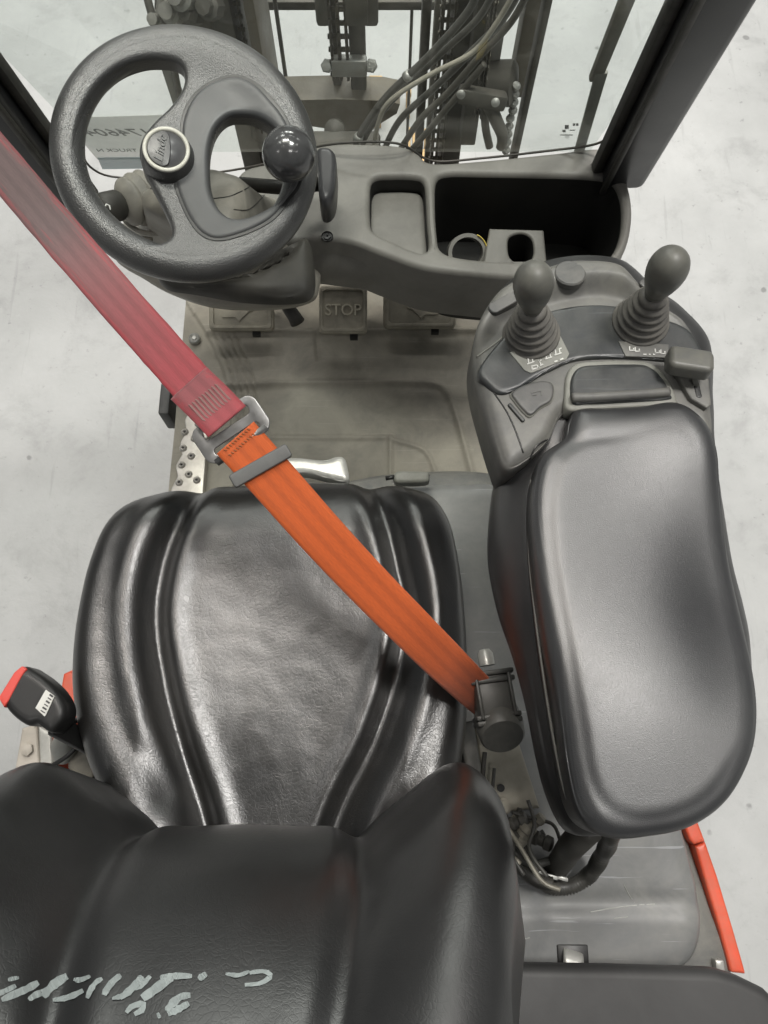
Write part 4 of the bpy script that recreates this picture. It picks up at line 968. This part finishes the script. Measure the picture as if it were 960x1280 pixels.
# front handle bar of the seat and small lever
sl1 = [P(352, 584, 1.02), P(376, 580, 1.02), P(400, 580, 1.02), P(416, 577, 1.02), P(427, 574, 1.02)]
hb = outline([(340, 573), (372, 571), (405, 574), (420, 570), (430, 571), (434, 582), (435, 600), (415, 598), (380, 590), (340, 590)], 1.0, 90)
pad('slide_handle', hb, 1.0, .008, .975, 'wglass', seat, rings=12, rv=.008)
hb2 = outline([(492, 592), (500, 588), (534, 589), (537, 594), (533, 602), (500, 603), (493, 600)], .99, 60)
pad('weight_lever', hb2, .99, .006, .972, 'label', seat, rings=8, rv=.006)
link('lever_rod', *tubev([P(482, 598, .985), P(495, 596, .985)], .0035, 8), 'blackpl', seat)

# ------------------------------------------------------------------ seat belt
def tpath(pts, n): return spl([Q(u, v, d) for u, v, d in pts], n, False)
belt = thing('seat_belt', 'worn seat belt, red webbing joined to orange webbing across the seat', 'seat belt', tuple(Q(600, 880, .90)))
rp1 = tpath([(-170, 4, .81), (-80, 110, .80), (0, 204, .79), (92, 312, .775), (185, 418, .76), (235, 474, .75), (265, 507, .745), (282, 525, .742)], 60)
tocam = lambda p: (C0 - p).normalized()
def nr(path, tw=0): return lambda i: (tocam(path[i]) + Vector((0, .15, .2)) * 1.0).normalized()
V, Fc, U = ribbonv(rp1, nr(rp1), .0435, .0022, 10)
# hairy, slightly uneven edges
V = [v + Vector((noise.noise(v * 300), noise.noise(v * 260 + Vector((9, 9, 9))), 0)) * .0007 for v in V]
link('red_webbing', V, Fc, 'redweb', belt, uvs=U, label='red webbing, grey with dirt along its middle')
# folded end sewn back
rp2 = tpath([(236, 479, .748), (262, 504, .742), (284, 527, .738)], 14)
V, Fc, U = ribbonv(rp2, nr(rp2), .047, .003, 6); 
M['redweb2'] = webbing('red_webbing_clean', (.42, .045, .058), (.2, .08, .085), [(0, g(.75)), (.55, g(.6)), (.88, g(.4))], 2.4)
link('red_fold', V, Fc, 'redweb2', belt, uvs=U, label='clean red sewn end fold')
rp2b = tpath([(218, 463, .751), (240, 484, .747), (250, 496, .745)], 10)
op = tpath([(294, 547, .742), (312, 567, .746), (345, 604, .756), (400, 666, .775), (455, 725, .80), (515, 786, .83), (560, 831, .86), (592, 862, .893), (620, 888, .925)], 60)
def nro(i):
    f = i / 59; return (tocam(op[i]) + Vector((-.5 * f * f, .0, .2))).normalized()
V, Fc, U = ribbonv(op, nro, .0475, .0022, 10); link('orange_webbing', V, Fc, 'orweb', belt, uvs=U, label='bright orange webbing')
def stitch(path, nf, i0, i1, rows, w, name, m, lift=.0016, ln=.006):
    q = G(); N = len(path)
    for r_ in range(rows):
        off = (r_ / (rows - 1) - .5) * w
        for s_ in np.arange(i0, i1, ln / (path[1] - path[0]).length):
            i = int(s_); f = s_ - i
            p = path[i].lerp(path[min(i + 1, N - 1)], f); t = (path[min(i + 1, N - 1)] - path[i]).normalized(); n_ = nf(i); sd = t.cross(n_).normalized()
            q.add(*barv(p + sd * off + n_ * lift - t * ln * .34 + sd * .0008, p + sd * off + n_ * lift + t * ln * .34 - sd * .0008, .0013, .0009, n_, .0003))
    o = q.out(name, m, belt, False); return o
stitch(rp1, nr(rp1), 47.0, 53.2, 9, .032, 'stitching', 'thread', .0052, .0048)
stitch(op, nro, 1.5, 6.5, 10, .030, 'stitching', 'thread2', .0018, .0042)
stitch(op, nro, 11.5, 13.2, 9, .030, 'stitching', 'thread2', .0018, .0042)
# steel joining buckle: a flat frame with two slots
cxp, tx = Q(289, 537, .7455), (Q(330, 515, .738) - Q(262, 560, .738))
bx = (Q(326, 517, .738) - Q(252, 566, .738)).normalized(); bn = tocam(cxp) + Vector((0, .1, .2)); bn = (bn - bx * bn.dot(bx)).normalized(); byv = bn.cross(bx)
BT = lambda x, y, z: cxp + bx * x + byv * y + bn * z
plate('joining_buckle', rrect(0, 0, .073, .040, .010, 6), [rrect(-.000, .0085, .051, .0095, .004, 4), rrect(0, -.0105, .051, .0075, .0035, 4)], .0015, -.0015, .0012, 'steel', belt, BT)
link('buckle_bar', *tubev([BT(-.03, -.018, -.002), BT(.03, -.016, -.002)], .0045, 10), 'steel', belt)
# grey guide on the orange webbing
gc = op[11] + nro(11) * .001; gt = (op[13] - op[10]).normalized(); gn = nro(11); gs = gt.cross(gn).normalized(); Rg = frame(gs * cos(.2) + gt * sin(-.2), gn)
plate('webbing_guide', rrect(0, 0, .064, .014, .003, 4), [], .0045, -.005, .0015, 'greypl', belt, lambda x, y, z: gc + (Rg @ Vector((x, y, z))))
# retractor on the right of the seat
rt = thing('belt_retractor', 'dark plastic belt retractor with round end cap between seat and armrest', 'belt retractor', tuple(P(622, 900, 1.02)))
a, b = P(612, 838, 1.165), P(624, 905, 1.165); axr = (b - a); Lx = axr.length
Rr = frame(axr, (0, 0, 1))
link('retractor_body', *boxv((a + b) / 2 + Vector((0, 0, -.012)), Lx * .98, .044, .045, Rr, .007, 3), 'retr', rt, True, 40)
q = G()
for f in (-.44, -.30, .36, .46): q.add(*boxv((a + b) / 2 + axr * f + Vector((0, 0, -.010)), .006, .052, .048, Rr, .002))
for s in (-1, 1): q.add(*boxv((a + b) / 2 + (Rr @ Vector((0, s * .019, .0135))), Lx * .8, .004, .006, Rr, .0015))
q.out('retractor_frame', 'retr', rt)
cp = P(624, 905, 1.155)
link('end_cap', *lathev([(.027, -.014), (.0275, .006), (.026, .018), (.0235, .021), (0, .0215)], cp, (.06, -.62, .62), 40), 'retrd', rt, True, 40)
link('end_tip', *lathev([(.0095, 0), (.0095, .014), (.006, .019), (0, .02)], P(609, 832, 1.155), -axr, 16), 'wglass', rt, True, 40)

# ------------------------------------------------------------------ buckle receptacle on the left
bk = thing('belt_buckle', 'black seat belt buckle with red button and small white tag left of seat', 'belt buckle', tuple(P(45, 885, 1.1)))
bo = [(3, 872), (22, 838), (30, 832), (42, 838), (56, 848), (70, 862), (80, 880), (80, 896), (72, 908), (63, 916), (52, 910), (45, 905), (33, 907), (18, 898), (6, 885)]
bol = outline(bo, 1.16, 90); pad('buckle_body', bol, 1.16, .010, 1.125, 'blackpl', bk, rings=14, rv=.009, angle=60)
bb = resample([(*p, 0) for p in xy([(-3, 872), (17, 840), (27, 832), (33, 836), (26, 846), (10, 876), (4, 884)], 1.162)], 50)
plate('release_button', bb, [], 1.161, 1.13, .002, 'redplastic', bk)
tg = resample([(*p, 0) for p in xy([(44, 885), (57, 862), (68, 870), (56, 896)], 1.1615)], 40)
plate('tag', tg, [], 1.1615, 1.158, .0004, 'symbol', bk)
q = G()
for k in range(6):
    a = P(51 + k * 2.2, 888 - k * 4, 1.1622); b = P(56 + k * 2.0, 891 - k * 4, 1.1622); q.add(*barv(a, b, .0011 + .0008 * (k % 2), .0006, (0, 0, 1), 0))
q.out('tag_print', 'badged', bk, False)
link('stalk', *barv(P(66, 905, 1.135), P(130, 940, 1.04), .026, .010, (0, .3, 1), .003), 'blackpl', bk, True, 40)
link('stalk_cable', *tubev(spl([P(66, 912, 1.12), P(90, 905, 1.10), P(108, 888, 1.07), P(125, 880, 1.05)], 16, False), .003, 8), 'blackpl', bk)
link('stalk_cable', *tubev(spl([P(60, 960, 1.06), P(84, 945, 1.07), P(104, 925, 1.07), P(120, 915, 1.05)], 16, False), .003, 8), 'blackpl', bk)
sbk = thing('seat_bracket', 'pale beige metal bracket with a fitting below the belt buckle left of the seat', 'bracket', tuple(P(45, 940, .93)))
strippoly('bracket_plate', [(27, 910), (46, 905), (50, 975), (14, 985)], .95, .02, 'beige', sbk)
strippoly('bracket_wing', [(46, 905), (64, 915), (68, 985), (48, 985)], .945, .02, 'wglass', sbk)
link('bracket_bolt', *lathev([(.009, 0), (.009, .006), (.005, .008), (0, .0085)], P(35, 937, .95), (0, 0, 1), 6), 'beige', sbk, True, 30)
link('bracket_fitting', *lathev([(.014, 0), (.018, .02), (.014, .045), (.008, .05)], P(78, 945, .98), (.3, .5, .6), 20), 'galv', sbk, True, 40)
strippoly('hinge_plate', [(86, 915), (110, 905), (125, 950), (112, 985), (84, 960)], .99, .03, 'steeld', sbk)

# ------------------------------------------------------------------ armrest console
arm = thing('armrest_console', 'black padded armrest console with two hydraulic control levers', 'armrest', tuple(P(760, 700, 1.2)))
ZA = 1.37
ho = outline([(640, 352), (700, 331), (770, 336), (815, 372), (850, 398), (884, 440), (888, 500), (892, 580), (910, 700), (932, 800), (934, 900), (920, 955), (872, 1012), (800, 1038), (745, 1046), (712, 1040), (690, 1000), (676, 950), (662, 880), (646, 820), (626, 760), (614, 700), (614, 650), (620, 600), (628, 583), (618, 550), (603, 500), (593, 450), (600, 400)], ZA - .06, 300)
pad('housing', ho, ZA - .005, .05, 1.285, 'house', arm, rings=40, rv=.065, power=2.0, c=tuple(P(770, 700, ZA)[:2]))
po_ = [(722, 510), (760, 508), (800, 506), (845, 502), (876, 524), (894, 560), (903, 610), (918, 680), (936, 760), (946, 840), (946, 900), (935, 950), (905, 1002), (860, 1034), (805, 1046), (765, 1048), (735, 1036), (718, 1010), (706, 960), (694, 880), (680, 800), (668, 720), (663, 650), (666, 600), (678, 568), (704, 548), (711, 525)]
pol = outline(po_, ZA + .012, 300)
cs = P(905, 720, ZA + .02); rdg = poly_d(line([(855, 520), (872, 600), (860, 680), (850, 760), (880, 850), (920, 900)], ZA + .02))
inrim = poly_d([p for p in outline([(712, 560), (780, 545), (850, 540), (880, 600), (905, 700), (925, 800), (925, 900), (890, 985), (830, 1020), (770, 1018), (738, 980), (722, 900), (706, 800), (690, 700), (688, 620)], ZA + .02, 120)])
def armz(x, y):
    z = ZA + .028
    c1 = P(915, 740, ZA); d = math.hypot((x - c1.x) / .055, (y - c1.y) / .095); z -= .022 * exp(-d * d)
    c1 = P(790, 640, ZA); d = math.hypot((x - c1.x) / .09, (y - c1.y) / .11); z -= .007 * exp(-d * d)
    c1 = P(800, 880, ZA); d = math.hypot((x - c1.x) / .10, (y - c1.y) / .09); z += .006 * exp(-d * d)
    c1 = P(860, 560, ZA); d = math.hypot((x - c1.x) / .05, (y - c1.y) / .05); z += .004 * exp(-d * d)
    z -= .010 * sst(.30, .40, y)
    d, _ = inrim(x, y); z -= .0013 * exp(-(d / .006) ** 2) * (.12 + .88 * max(sst(.26, .20, x), sst(.02, -.03, y)))
    return z
pad('arm_pad', pol, armz, .024, ZA - .03, 'arm', arm, rings=80, rv=.019, power=2.2, c=tuple(P(790, 760, ZA)[:2]))
# seam on the housing below the pad
sm = spl([P(u, v, z) for u, v, z in ((664, 600, ZA - .004), (661, 680, ZA - .006), (668, 760, ZA - .007), (680, 850, ZA - .008), (693, 930, ZA - .009), (706, 990, ZA - .010), (722, 1024, ZA - .012))], 50, False)
link('seam', *tubev(sm, .0014, 6), 'decklt', arm)
# control head
hdz = ZA + .010
ht = [(648, 352), (700, 331), (735, 329), (772, 335), (800, 362), (832, 384), (858, 402), (880, 432), (890, 470), (893, 500), (895, 540), (880, 545), (850, 520), (800, 505), (740, 508), (705, 515), (688, 545), (660, 572), (634, 584), (622, 560), (608, 515), (596, 470), (592, 435), (598, 405), (620, 370)]
hto = outline(ht, hdz, 260)
front = poly_d(line([(592, 450), (640, 400), (700, 378), (760, 372), (830, 398), (890, 440)], hdz))
sgn_front = front(*P(720, 340, hdz)[:2])[1]
def headz(x, y):
    d, s = front(x, y); s = d * s * sgn_front
    z = hdz + .016 * sst(-.001, .022, s) - .010 * sst(.03, .06, s)
    return z
chd = pad('control_head', hto, headz, .014, ZA - .06, 'decklt', arm, rings=70, rv=.016, c=tuple(P(730, 420, hdz)[:2]))
seamline('head_crease_or_glint', chd, [(596, 446), (618, 430), (640, 412), (662, 398)], 'label', arm, .0010, 0)  # bright edge highlight drawn as a pale line along the crease
seamline('head_crease_or_glint', chd, [(600, 470), (618, 492), (634, 516), (645, 540), (654, 566)], 'blackpl', arm, .0009, 0)
seamline('head_crease_or_glint', chd, [(662, 574), (672, 556), (700, 542), (709, 528), (710, 512)], 'blackpl', arm, .0011, 0)
deck = outline([(598, 462), (625, 425), (650, 402), (700, 385), (745, 380), (790, 385), (830, 398), (862, 412), (880, 440), (884, 456), (830, 450), (770, 447), (720, 450), (688, 463), (665, 475), (650, 485), (625, 492), (608, 480)], hdz + .004, 160)
pad('lever_deck', deck, hdz + .0045, .004, hdz - .01, 'deckdark', arm, rings=16, rv=.004, angle=60)
bt = P(712, 343, headz(*P(712, 343, hdz)[:2]))
link('round_button', *lathev([(.0165, -.004), (.0165, .0018), (.0150, .0032), (.0, .0036)], P(712, 343, hdz + .014), (0, .12, 1), 36), 'deck', arm, True, 40)
def obl(name, u0, v0, u1, v1, w, z, m, h=.003, par=arm):
    a, b = P(u0, v0, z), P(u1, v1, z); c_ = (a + b) / 2; ang = atan2(b.y - a.y, b.x - a.x); L_ = (b - a).length
    T = lambda x, y, q: Vector((c_.x + x * cos(ang) - y * sin(ang), c_.y + x * sin(ang) + y * cos(ang), z + q))
    return plate(name, rrect(0, 0, L_, w, w * .42, 6), [], h, -.01, min(.0015, h * .6), m, par, T)
obl('side_button', 612, 389, 646, 370, .013, hdz + .013, 'deck'); obl('side_button', 800, 352, 828, 374, .009, hdz + .010, 'deck')
# D shaped switch panel and slot
sw_ = outline([(640, 490), (655, 480), (675, 475), (690, 477), (693, 488), (689, 500), (676, 508), (664, 518), (655, 512), (645, 500)], hdz + .006, 70)
pad('switch_surround', [Vector(p) + (Vector(p) - sum((Vector(q) for q in sw_), Vector()) / len(sw_)) * .06 for p in sw_], hdz + .0030, .002, hdz - .01, 'label', arm, rings=8, rv=.002, angle=60)
pad('switch_plate', sw_, hdz + .0048, .002, hdz - .008, 'deck', arm, rings=8, rv=.002, angle=60)
obl('slot', 636, 505, 655, 527, .004, hdz + .001, 'deckdark', .002)
q = G()
for a, b in (((664, 491), (677, 488)), ((677, 488), (677, 494)), ((665, 494), (671, 493))): q.add(*barv(P(*a, hdz + .0053), P(*b, hdz + .0053), .001, .0006, (0, 0, 1), 0))
q.out('switch_symbol', 'decklt', arm, False)
# compartment lid
lid = outline([(716, 506), (712, 490), (714, 472), (724, 460), (745, 457), (780, 456), (808, 458), (826, 472), (838, 494), (836, 500), (800, 503), (760, 505), (735, 506)], hdz + .004, 120)
pad('lid_surround', outline([(708, 512), (706, 488), (709, 467), (720, 455), (745, 452), (782, 451), (812, 454), (832, 470), (845, 497), (842, 507), (800, 509), (760, 511), (735, 512)], hdz + .003, 120), hdz + .0045, .002, hdz - .02, 'label', arm, rings=8, rv=.002, angle=60)
pad('compartment_lid', lid, hdz + .008, .006, hdz - .01, 'deckdark', arm, rings=20, rv=.004)
link('lid_lip', *tubev(spl([P(715, 497, hdz + .010), P(750, 496, hdz + .011), (P(795, 493, hdz + .011)), P(836, 490, hdz + .009)], 24, False), .0048, 12), 'decklt', arm)
# slot plate and toggle on the right
tp = resample([(*p, 0) for p in xy([(838, 458), (884, 470), (888, 508), (882, 512), (862, 500)], hdz + .003)], 70)
plate('toggle_plate', tp, [], hdz + .0065, hdz - .02, .002, 'decklt', arm)
obl('toggle_slot', 868, 474, 874, 498, .006, hdz + .0055, 'blackpl', .0015)
tt = thing('toggle_switch', 'chunky grey plastic toggle lever at the right edge of the armrest console', 'switch', tuple(P(868, 480, hdz)))
T0 = P(863, 451, hdz + .030); Tt = frame(P(888, 455, hdz + .03) - P(838, 447, hdz + .03), (0, .15, 1))
plate('toggle_cap', rrect(0, 0, .044, .026, .007, 6), [], .006, -.010, .005, 'knob', tt, lambda x, y, z: T0 + (Tt @ Vector((x, y, z))))
link('toggle_stem', *barv(T0, P(871, 486, hdz), .008, .006, (1, 0, 0)), 'knob', tt, True, 40)
# label plates and symbols
lp = resample([(*p, 0) for p in xy([(637, 440), (700, 418), (712, 442), (708, 449), (664, 466), (656, 463)], hdz + .006)], 80)
plate('symbol_plate', lp, [], hdz + .0058, hdz, .0006, 'label', arm)
lp2 = resample([(*p, 0) for p in xy([(773, 426), (836, 430), (836, 447), (782, 445)], hdz + .006)], 70)
plate('symbol_plate', lp2, [], hdz + .0058, hdz, .0006, 'decklt', arm)
q = G()
zs_ = hdz + .0063
def sy(a, b, w=.0011): q.add(*barv(P(*a, zs_), P(*b, zs_), w, .0006, (0, 0, 1), 0))
for ox, oy in ((664, 451), (686, 445), (698, 440)):
    sy((ox - 5, oy + 4), (ox + 4, oy + 1)); sy((ox - 3, oy + 3), (ox - 4, oy - 3)); sy((ox + 2, oy + 1), (ox + 1, oy - 4)); sy((ox + 1, oy - 4), (ox + 4, oy - 5))
sy((664, 458), (671, 456)); sy((665, 462), (674, 459)); sy((665, 458), (665, 462)); sy((671, 456), (673, 460)); sy((674, 450), (676, 456)); sy((673, 451), (677, 450)); sy((675, 457), (679, 455)); sy((693, 452), (697, 451), .0014); sy((700, 450), (704, 448), .0014)
for ox, oy in ((790, 436), (797, 437), (822, 439), (829, 440)):
    sy((ox - 3, oy + 2), (ox + 3, oy + 2)); sy((ox - 3, oy + 2), (ox - 3, oy - 3)); sy((ox + 2, oy + 2), (ox + 2, oy - 1))
sy((804, 443), (808, 443), .0013); sy((811, 443), (813, 443), .0011); sy((816, 443), (819, 443), .0013)
q.out('lever_symbols', 'symbol', arm, False)
# the two levers
def lever(base, label):
    t = thing('control_lever', label, 'lever', tuple(base), 'control levers on the armrest console')
    zup = (0, 0, 1)
    pr = []
    R0, R1, Hh = .0285, .0145, .044
    for k in range(5):
        f = k / 5; ro = R0 + (R1 - R0) * f; h0 = Hh * f
        pr += [(ro, h0), (ro + .0008, h0 + .0022), (ro, h0 + .0044), (ro - .0042, h0 + .0052), (ro - .0046, h0 + .0080)]
    pr += [(R1, Hh), (R1 * .9, Hh + .004), (.009, Hh + .006)]
    link('boot', *lathev([(.029, -.004)] + pr, base, zup, 44), 'boot', t)
    kp = [(.0085, .044), (.010, .050), (.0115, .054), (.0125, .058), (.0155, .066), (.0185, .076), (.0202, .086), (.0203, .094), (.0185, .102), (.0150, .108), (.0095, .1125), (.004, .1145), (0, .115)]
    kp = [(a.x, a.y) for a in spl([(x, y, 0) for x, y in kp], 40, False)]; kp = [(x * .92, y) for x, y in kp]
    link('knob', *lathev(kp, base, (0, 0, 1), 40), 'knob', t)
    return t
b1 = P(664, 419, hdz + .004); b2 = P(800, 403, hdz + .004)
l1 = lever(b1, 'left grey egg shaped control lever with ribbed rubber boot'); l1.rotation_euler = (0, radians(-9), 0)
l2 = dup(l1, b2, 'right grey egg shaped control lever beside the toggle switch, ribbed rubber boot'); l2.rotation_euler = (0, radians(-2), 0)

# ------------------------------------------------------------------ support arm, wiring and hose under the console
sup = thing('armrest_bracket', 'dirty grey metal armrest support post with bolt under the console', 'bracket', tuple(P(650, 960, 1.0)))
strippoly('mount_plate', [(592, 905), (640, 900), (672, 1000), (675, 1010), (640, 1015), (610, 1000)], 1.02, .03, 'bracket', sup)
strippoly('seat_rail', [(572, 905), (592, 900), (602, 960), (606, 1010), (590, 1000), (580, 950)], 1.03, .05, 'rim', sup)
link('mount_bolt', *lathev([(.011, 0), (.011, .003), (.0075, .0035), (.0075, .010), (0, .0105)], P(628, 1008, 1.022), (0, 0, 1), 18), 'bracket', sup, True, 30)
link('mount_hole', *lathev([(.005, 0), (.005, .001)], P(626, 985, 1.0212), (0, 0, 1), 14), 'blackpl', sup, True, 30)
link('support_tube', *tubev([P(735, 1035, 1.22), P(712, 1060, 1.10), P(700, 1078, 1.0), P(692, 1088, .98)], .0155, 24), 'under', sup)
hs = thing('corrugated_hose', 'grey corrugated cable hose looping out under the rear of the armrest', 'hose', tuple(P(720, 1110, .97)))
hp = spl([P(765, 1030, 1.2), P(762, 1050, 1.12), P(752, 1070, 1.03), P(738, 1092, .985), P(715, 1107, .975), P(690, 1108, .975), P(668, 1095, .985)], 90, False)
link('hose_run', *tubev(hp, lambda f: .0098 + .0014 * sin(f * 300), 14), 'hose', hs)
wr = thing('wiring_harness', 'dusty cluster of cable plugs and wires between seat and armrest', 'wiring', tuple(P(660, 1050, .98)))
for k, (pts, r) in enumerate([([(628, 1010), (640, 1040), (662, 1050), (680, 1040)], .004), ([(620, 1040), (640, 1062), (652, 1085), (670, 1100), (690, 1105)], .009), ([(640, 1020), (655, 1035), (675, 1052), (690, 1060)], .004), ([(632, 1050), (650, 1072), (668, 1080), (688, 1075)], .005), ([(650, 1010), (645, 1040), (660, 1065), (672, 1090)], .0035), ([(612, 985), (622, 1030), (630, 1060), (650, 1080)], .0035), ([(618, 960), (616, 1000), (626, 1045), (655, 1094)], .0022), ([(640, 1015), (660, 1022), (690, 1030), (700, 1050)], .0022), ([(624, 1020), (650, 1058), (676, 1100), (700, 1112)], .003), ([(660, 1000), (668, 1030), (662, 1062), (684, 1096)], .0025), ([(606, 940), (604, 985), (618, 1036), (640, 1074)], .003)]):
    link('cable', *tubev(spl([P(u, v, 1.0 + .006 * k) for u, v in pts], 24, False), r, 10), ('hose', 'under', 'bracket')[k % 3], wr)
for k, (u, v, r, a) in enumerate([(646, 1028, .009, .4), (654, 1042, .011, .9), (676, 1050, .009, -.4), (638, 1054, .008, 1.2), (668, 1030, .007, .7)]):
    link('connector', *lathev([(r * .6, -.016), (r, -.012), (r, -.004), (r * .8, -.002), (r * .8, .004), (r * 1.05, .006), (r, .014), (r * .5, .016)], P(u, v, 1.035), (cos(a), sin(a), .4), 14), ('hose', 'bracket', 'under')[k % 3], wr, True, 30)
for k, (u, v) in enumerate(((690, 1096), (703, 1098), (676, 1090))):
    link('cable_tie', *barv(P(u - 7, v - 2, 1.0), P(u + 7, v + 2, 1.0), .005, .003, (0, 0, 1), .001), 'wglass', wr, True, 40)

# ------------------------------------------------------------------ unseen overhead guard; plate, bar and right rail placed to darken reflections
og = thing('overhead_guard', 'unseen black steel overhead guard above the seat, with plate and bar added to darken the seat reflection', 'overhead guard', (0, .1, 2.26))
for k, y in enumerate((.64, -.66)): link('guard_beam', *boxv((.06, y, 2.27), 1.24, .05, .06, None, .01), 'pillar', og, True, 40)
for x in (-.56, .68): link('side_rail', *boxv((x, -.01, 2.27), .07, 1.30, .06, None, .01), 'pillar', og, True, 40)  # right rail set wide so that its reflection darkens the armrest
link('reflection_bar', *boxv((-.23, .50, 2.27), .09, .26, .05, None, .008), 'pillar', og, True, 40)  # added out of view to lay a dark strip in the seat reflection
link('reflection_plate', *boxv((-.27, -.12, 2.27), .56, 1.0, .03, None, .008), 'pillar', og, True, 40)  # added out of view, darkens the reflection on the rear of the cushion
for x in ():
    link('reflection_bar', *boxv((x, .0, 2.27), .05, 1.28, .05, None, .008), 'pillar', og, True, 40)
